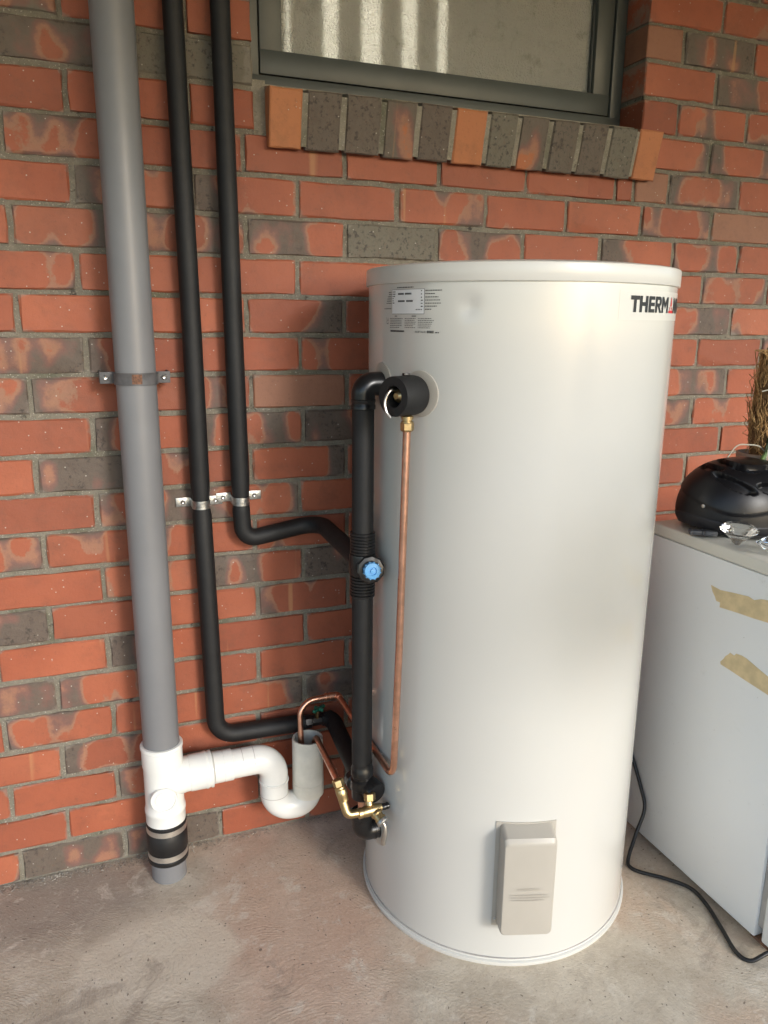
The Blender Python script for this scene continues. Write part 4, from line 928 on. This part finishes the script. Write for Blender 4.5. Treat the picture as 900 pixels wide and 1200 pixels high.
# ================================================================ GLASS DIAMONDS
def diamond(loc, rot, r, label):
    bm = B(); n = 16
    def ring(rr, z, ph=0): return [bm.verts.new((rr * math.cos(2 * math.pi * (k + ph) / n), rr * math.sin(2 * math.pi * (k + ph) / n), z)) for k in range(n)]
    tip = ring(0.12 * r, 0.0); mid = ring(0.60 * r, 0.52 * r, 0.5); g0 = ring(r, 0.88 * r); g1 = ring(r, 0.93 * r); cr = ring(0.82 * r, 1.06 * r, 0.5); tb = ring(0.58 * r, 1.16 * r)
    bm.faces.new(tip[::-1]); bm.faces.new(tb)
    def join(a, b, half):
        for k in range(n):
            if half == 0: bm.faces.new((a[k], a[(k + 1) % n], b[(k + 1) % n], b[k]))
            elif half == 1: bm.faces.new((a[k], a[(k + 1) % n], b[k])); bm.faces.new((a[(k + 1) % n], b[(k + 1) % n], b[k]))
            else: bm.faces.new((a[k], b[(k + 1) % n], b[k])); bm.faces.new((a[k], a[(k + 1) % n], b[(k + 1) % n]))
    join(tip, mid, 1); join(mid, g0, 2); join(g0, g1, 0); join(g1, cr, 1); join(cr, tb, 2)
    bmesh.ops.recalc_face_normals(bm, faces=bm.faces)
    o = obj('glass_diamond', bm, 'crystal', smooth=False); o.rotation_euler = rot; o.location = loc
    return tag(o, label, 'glass ornament', 'cut glass diamonds on the fridge')
diamond((0.842, -0.552, ZT + 0.0005), (R(6), R(-4), 0), 0.0400, 'cut glass diamond standing point down on the fridge edge before the helmet')
diamond((0.868, -0.640, ZT + 0.0510), (R(186), R(14), 0.3), 0.0400, 'cut glass diamond lying flat side down on the fridge at the picture edge')

# ================================================================ ORCHID behind the helmet
pc = Vector((1.078, -0.375, ZT))
orc = thing('orchid_plant', 'potted orchid with brown coir bundle and pale roots behind the helmet', 'plant', pc)
bm = B(); lathe(bm, [(0.040, 0.0), (0.043, 0.002), (0.058, 0.148), (0.062, 0.150), (0.062, 0.166), (0.058, 0.167), (0.055, 0.155), (0.01, 0.150)], pc, n=32); obj('pot', bm, 'pot', orc)
pc = pc + Vector((0, 0, 0.068))
bm = B(); cpos = [(0.0, 0.0, 0.088), (0.004, 0.0, 0.16), (0.006, 0.002, 0.24), (0.012, 0.0, 0.34)]
tube(bm, catmull([pc + Vector(p) for p in cpos], 6), 0.037, 20, jit=0.08); obj('coir_bundle', bm, 'coirdark', orc)
bm = B()
for i in range(560):
    a = random.uniform(0, 2 * math.pi); z0_ = random.uniform(0.09, 0.33); l = random.uniform(0.03, 0.10); r0 = 0.038
    P = []
    aa = a; wild = random.random() < 0.35
    for k in range(5):
        zz = z0_ + l * k / 4; rr2 = r0 + random.uniform(-0.002, 0.006) + (0.022 * random.random() * k / 4 if wild else 0); aa += random.uniform(-0.25, 0.25)
        P.append(pc + Vector((0.012 * (zz / 0.34), 0, 0)) + Vector((rr2 * math.cos(aa), rr2 * math.sin(aa), min(zz, 0.345))))
    tube(bm, P, 0.0009, 4, False)
stuff(obj('coir_fibre', bm, 'coir', orc))
def leafm(base, d, L_, W_, name='leaf'):
    bm = B(); d = Vector(d).normalized(); s_ = d.cross(Vector((0, 0, 1))).normalized(); up = s_.cross(d); prev = None
    for i in range(9):
        f = i / 8; w = W_ * math.sin(math.pi * min(1, 0.12 + f * 0.88)) ** 0.7; c_ = Vector(base) + d * L_ * f - Vector((0, 0, 1)) * L_ * 0.25 * f * f
        ring = [bm.verts.new(c_ - s_ * w + up * w * 0.25), bm.verts.new(c_), bm.verts.new(c_ + s_ * w + up * w * 0.25)]
        ringb = [bm.verts.new(v.co - up * 0.0012) for v in ring]
        R6 = ring + ringb[::-1]
        if prev:
            for k in range(6): bm.faces.new((prev[k], prev[(k + 1) % 6], R6[(k + 1) % 6], R6[k]))
        else: bm.faces.new(R6[::-1])
        prev = R6
    bm.faces.new(prev); return obj(name, bm, 'leaf', orc)
bm = B(); tube(bm, catmull([pc + Vector(p) for p in ((-0.075, -0.055, 0.060), (-0.056, -0.050, 0.092), (-0.034, -0.046, 0.112), (0.0, -0.050, 0.112), (0.05, -0.045, 0.104))], 6), [0.0055] * 25, 10); obj('stem', bm, 'stem', orc)
leafm(pc + Vector((-0.046, -0.046, 0.100)), (0.10, -0.1, 1.0), 0.055, 0.013)
leafm(pc + Vector((0.03, -0.04, 0.11)), (0.6, -0.5, 0.7), 0.12, 0.022)
leafm(pc + Vector((-0.030, -0.046, 0.115)), (-0.15, -0.1, 1.0), 0.045, 0.011)
leafm(pc + Vector((0.02, 0.03, 0.30)), (0.5, 0.2, 0.9), 0.14, 0.024)
for P in ([(-0.036, -0.046, 0.100), (-0.060, -0.042, 0.122), (-0.095, -0.040, 0.128), (-0.125, -0.036, 0.126), (-0.150, -0.036, 0.100)],
          [(-0.046, -0.048, 0.075), (-0.046, -0.052, 0.095), (-0.038, -0.05, 0.130), (-0.012, -0.047, 0.155)],
          [(-0.020, -0.038, 0.250), (-0.045, -0.034, 0.255), (-0.062, -0.030, 0.252)]):
    bm = B(); tube(bm, catmull([pc + Vector(p) for p in P], 6), 0.0017, 8); obj('root', bm, 'root', orc)

# ================================================================ HANGING BASKET, unseen, added to cast soft shade on the tank
hb_c = Vector((0.76, -1.69, 1.13))
hbk = thing('shade_basket', 'unseen leafy hanging basket added to shade the right of the tank', 'plant', hb_c)
bm = B(); lathe(bm, [(0.05, -0.10), (0.09, -0.08), (0.125, -0.01), (0.13, 0.0), (0.12, 0.0), (0.05, -0.02)], hb_c, n=24); obj('basket', bm, 'coirdark', hbk)
for k in range(3):
    a = 2 * math.pi * k / 3; bm = B(); tube(bm, [hb_c + Vector((0.125 * math.cos(a), 0.125 * math.sin(a), 0)), hb_c + Vector((0, 0, 0.45)), hb_c + Vector((0, 0, 2.419 - hb_c.z))], 0.003, 6); obj('wire', bm, 'steel', hbk)
bm = B()
for i in range(620):
    d = Vector((random.gauss(0, 1), random.gauss(0, 1), random.gauss(0.25, 0.8))).normalized(); p = hb_c + Vector((0, 0, 0.03)) + d * random.uniform(0.05, 0.23) * (0.8 if d.z < 0 else 1)
    u = d.orthogonal().normalized(); u = Matrix.Rotation(random.uniform(0, 6.28), 3, d) @ u; w = (d + u * random.uniform(-.6, .6)).normalized(); L_ = random.uniform(0.03, 0.06); W_ = L_ * 0.32
    q = [bm.verts.new(c) for c in (p, p + w * L_ * 0.5 + u * W_, p + w * L_, p + w * L_ * 0.5 - u * W_)]
    bm.faces.new(q)
stuff(obj('foliage', bm, 'leaf', hbk, smooth=False))

# ================================================================ GRIT along the foot of the wall
bm = B()
def chip(p, s):
    q = [bm.verts.new(Vector(p) + Vector((random.uniform(-1, 1), random.uniform(-1, 1), random.uniform(-0.2, 0.9))) * s) for _ in range(4)]
    for a, b, c in ((0, 1, 2), (0, 2, 3), (0, 3, 1), (1, 3, 2)): bm.faces.new((q[a], q[b], q[c]))
for i in range(2600):
    x = random.uniform(-0.8, 0.1); y = -abs(random.gauss(0, 0.014)) - 0.001; chip((x, y, 0.001), random.uniform(0.0008, 0.0034) * (1 if x < -0.25 else 0.7))
for i in range(420):
    chip((random.uniform(-0.8, 1.0), random.uniform(-1.0, -0.02), 0.0005), random.uniform(0.0006, 0.0017))
stuff(obj('grit', bm, 'grit', smooth=False))
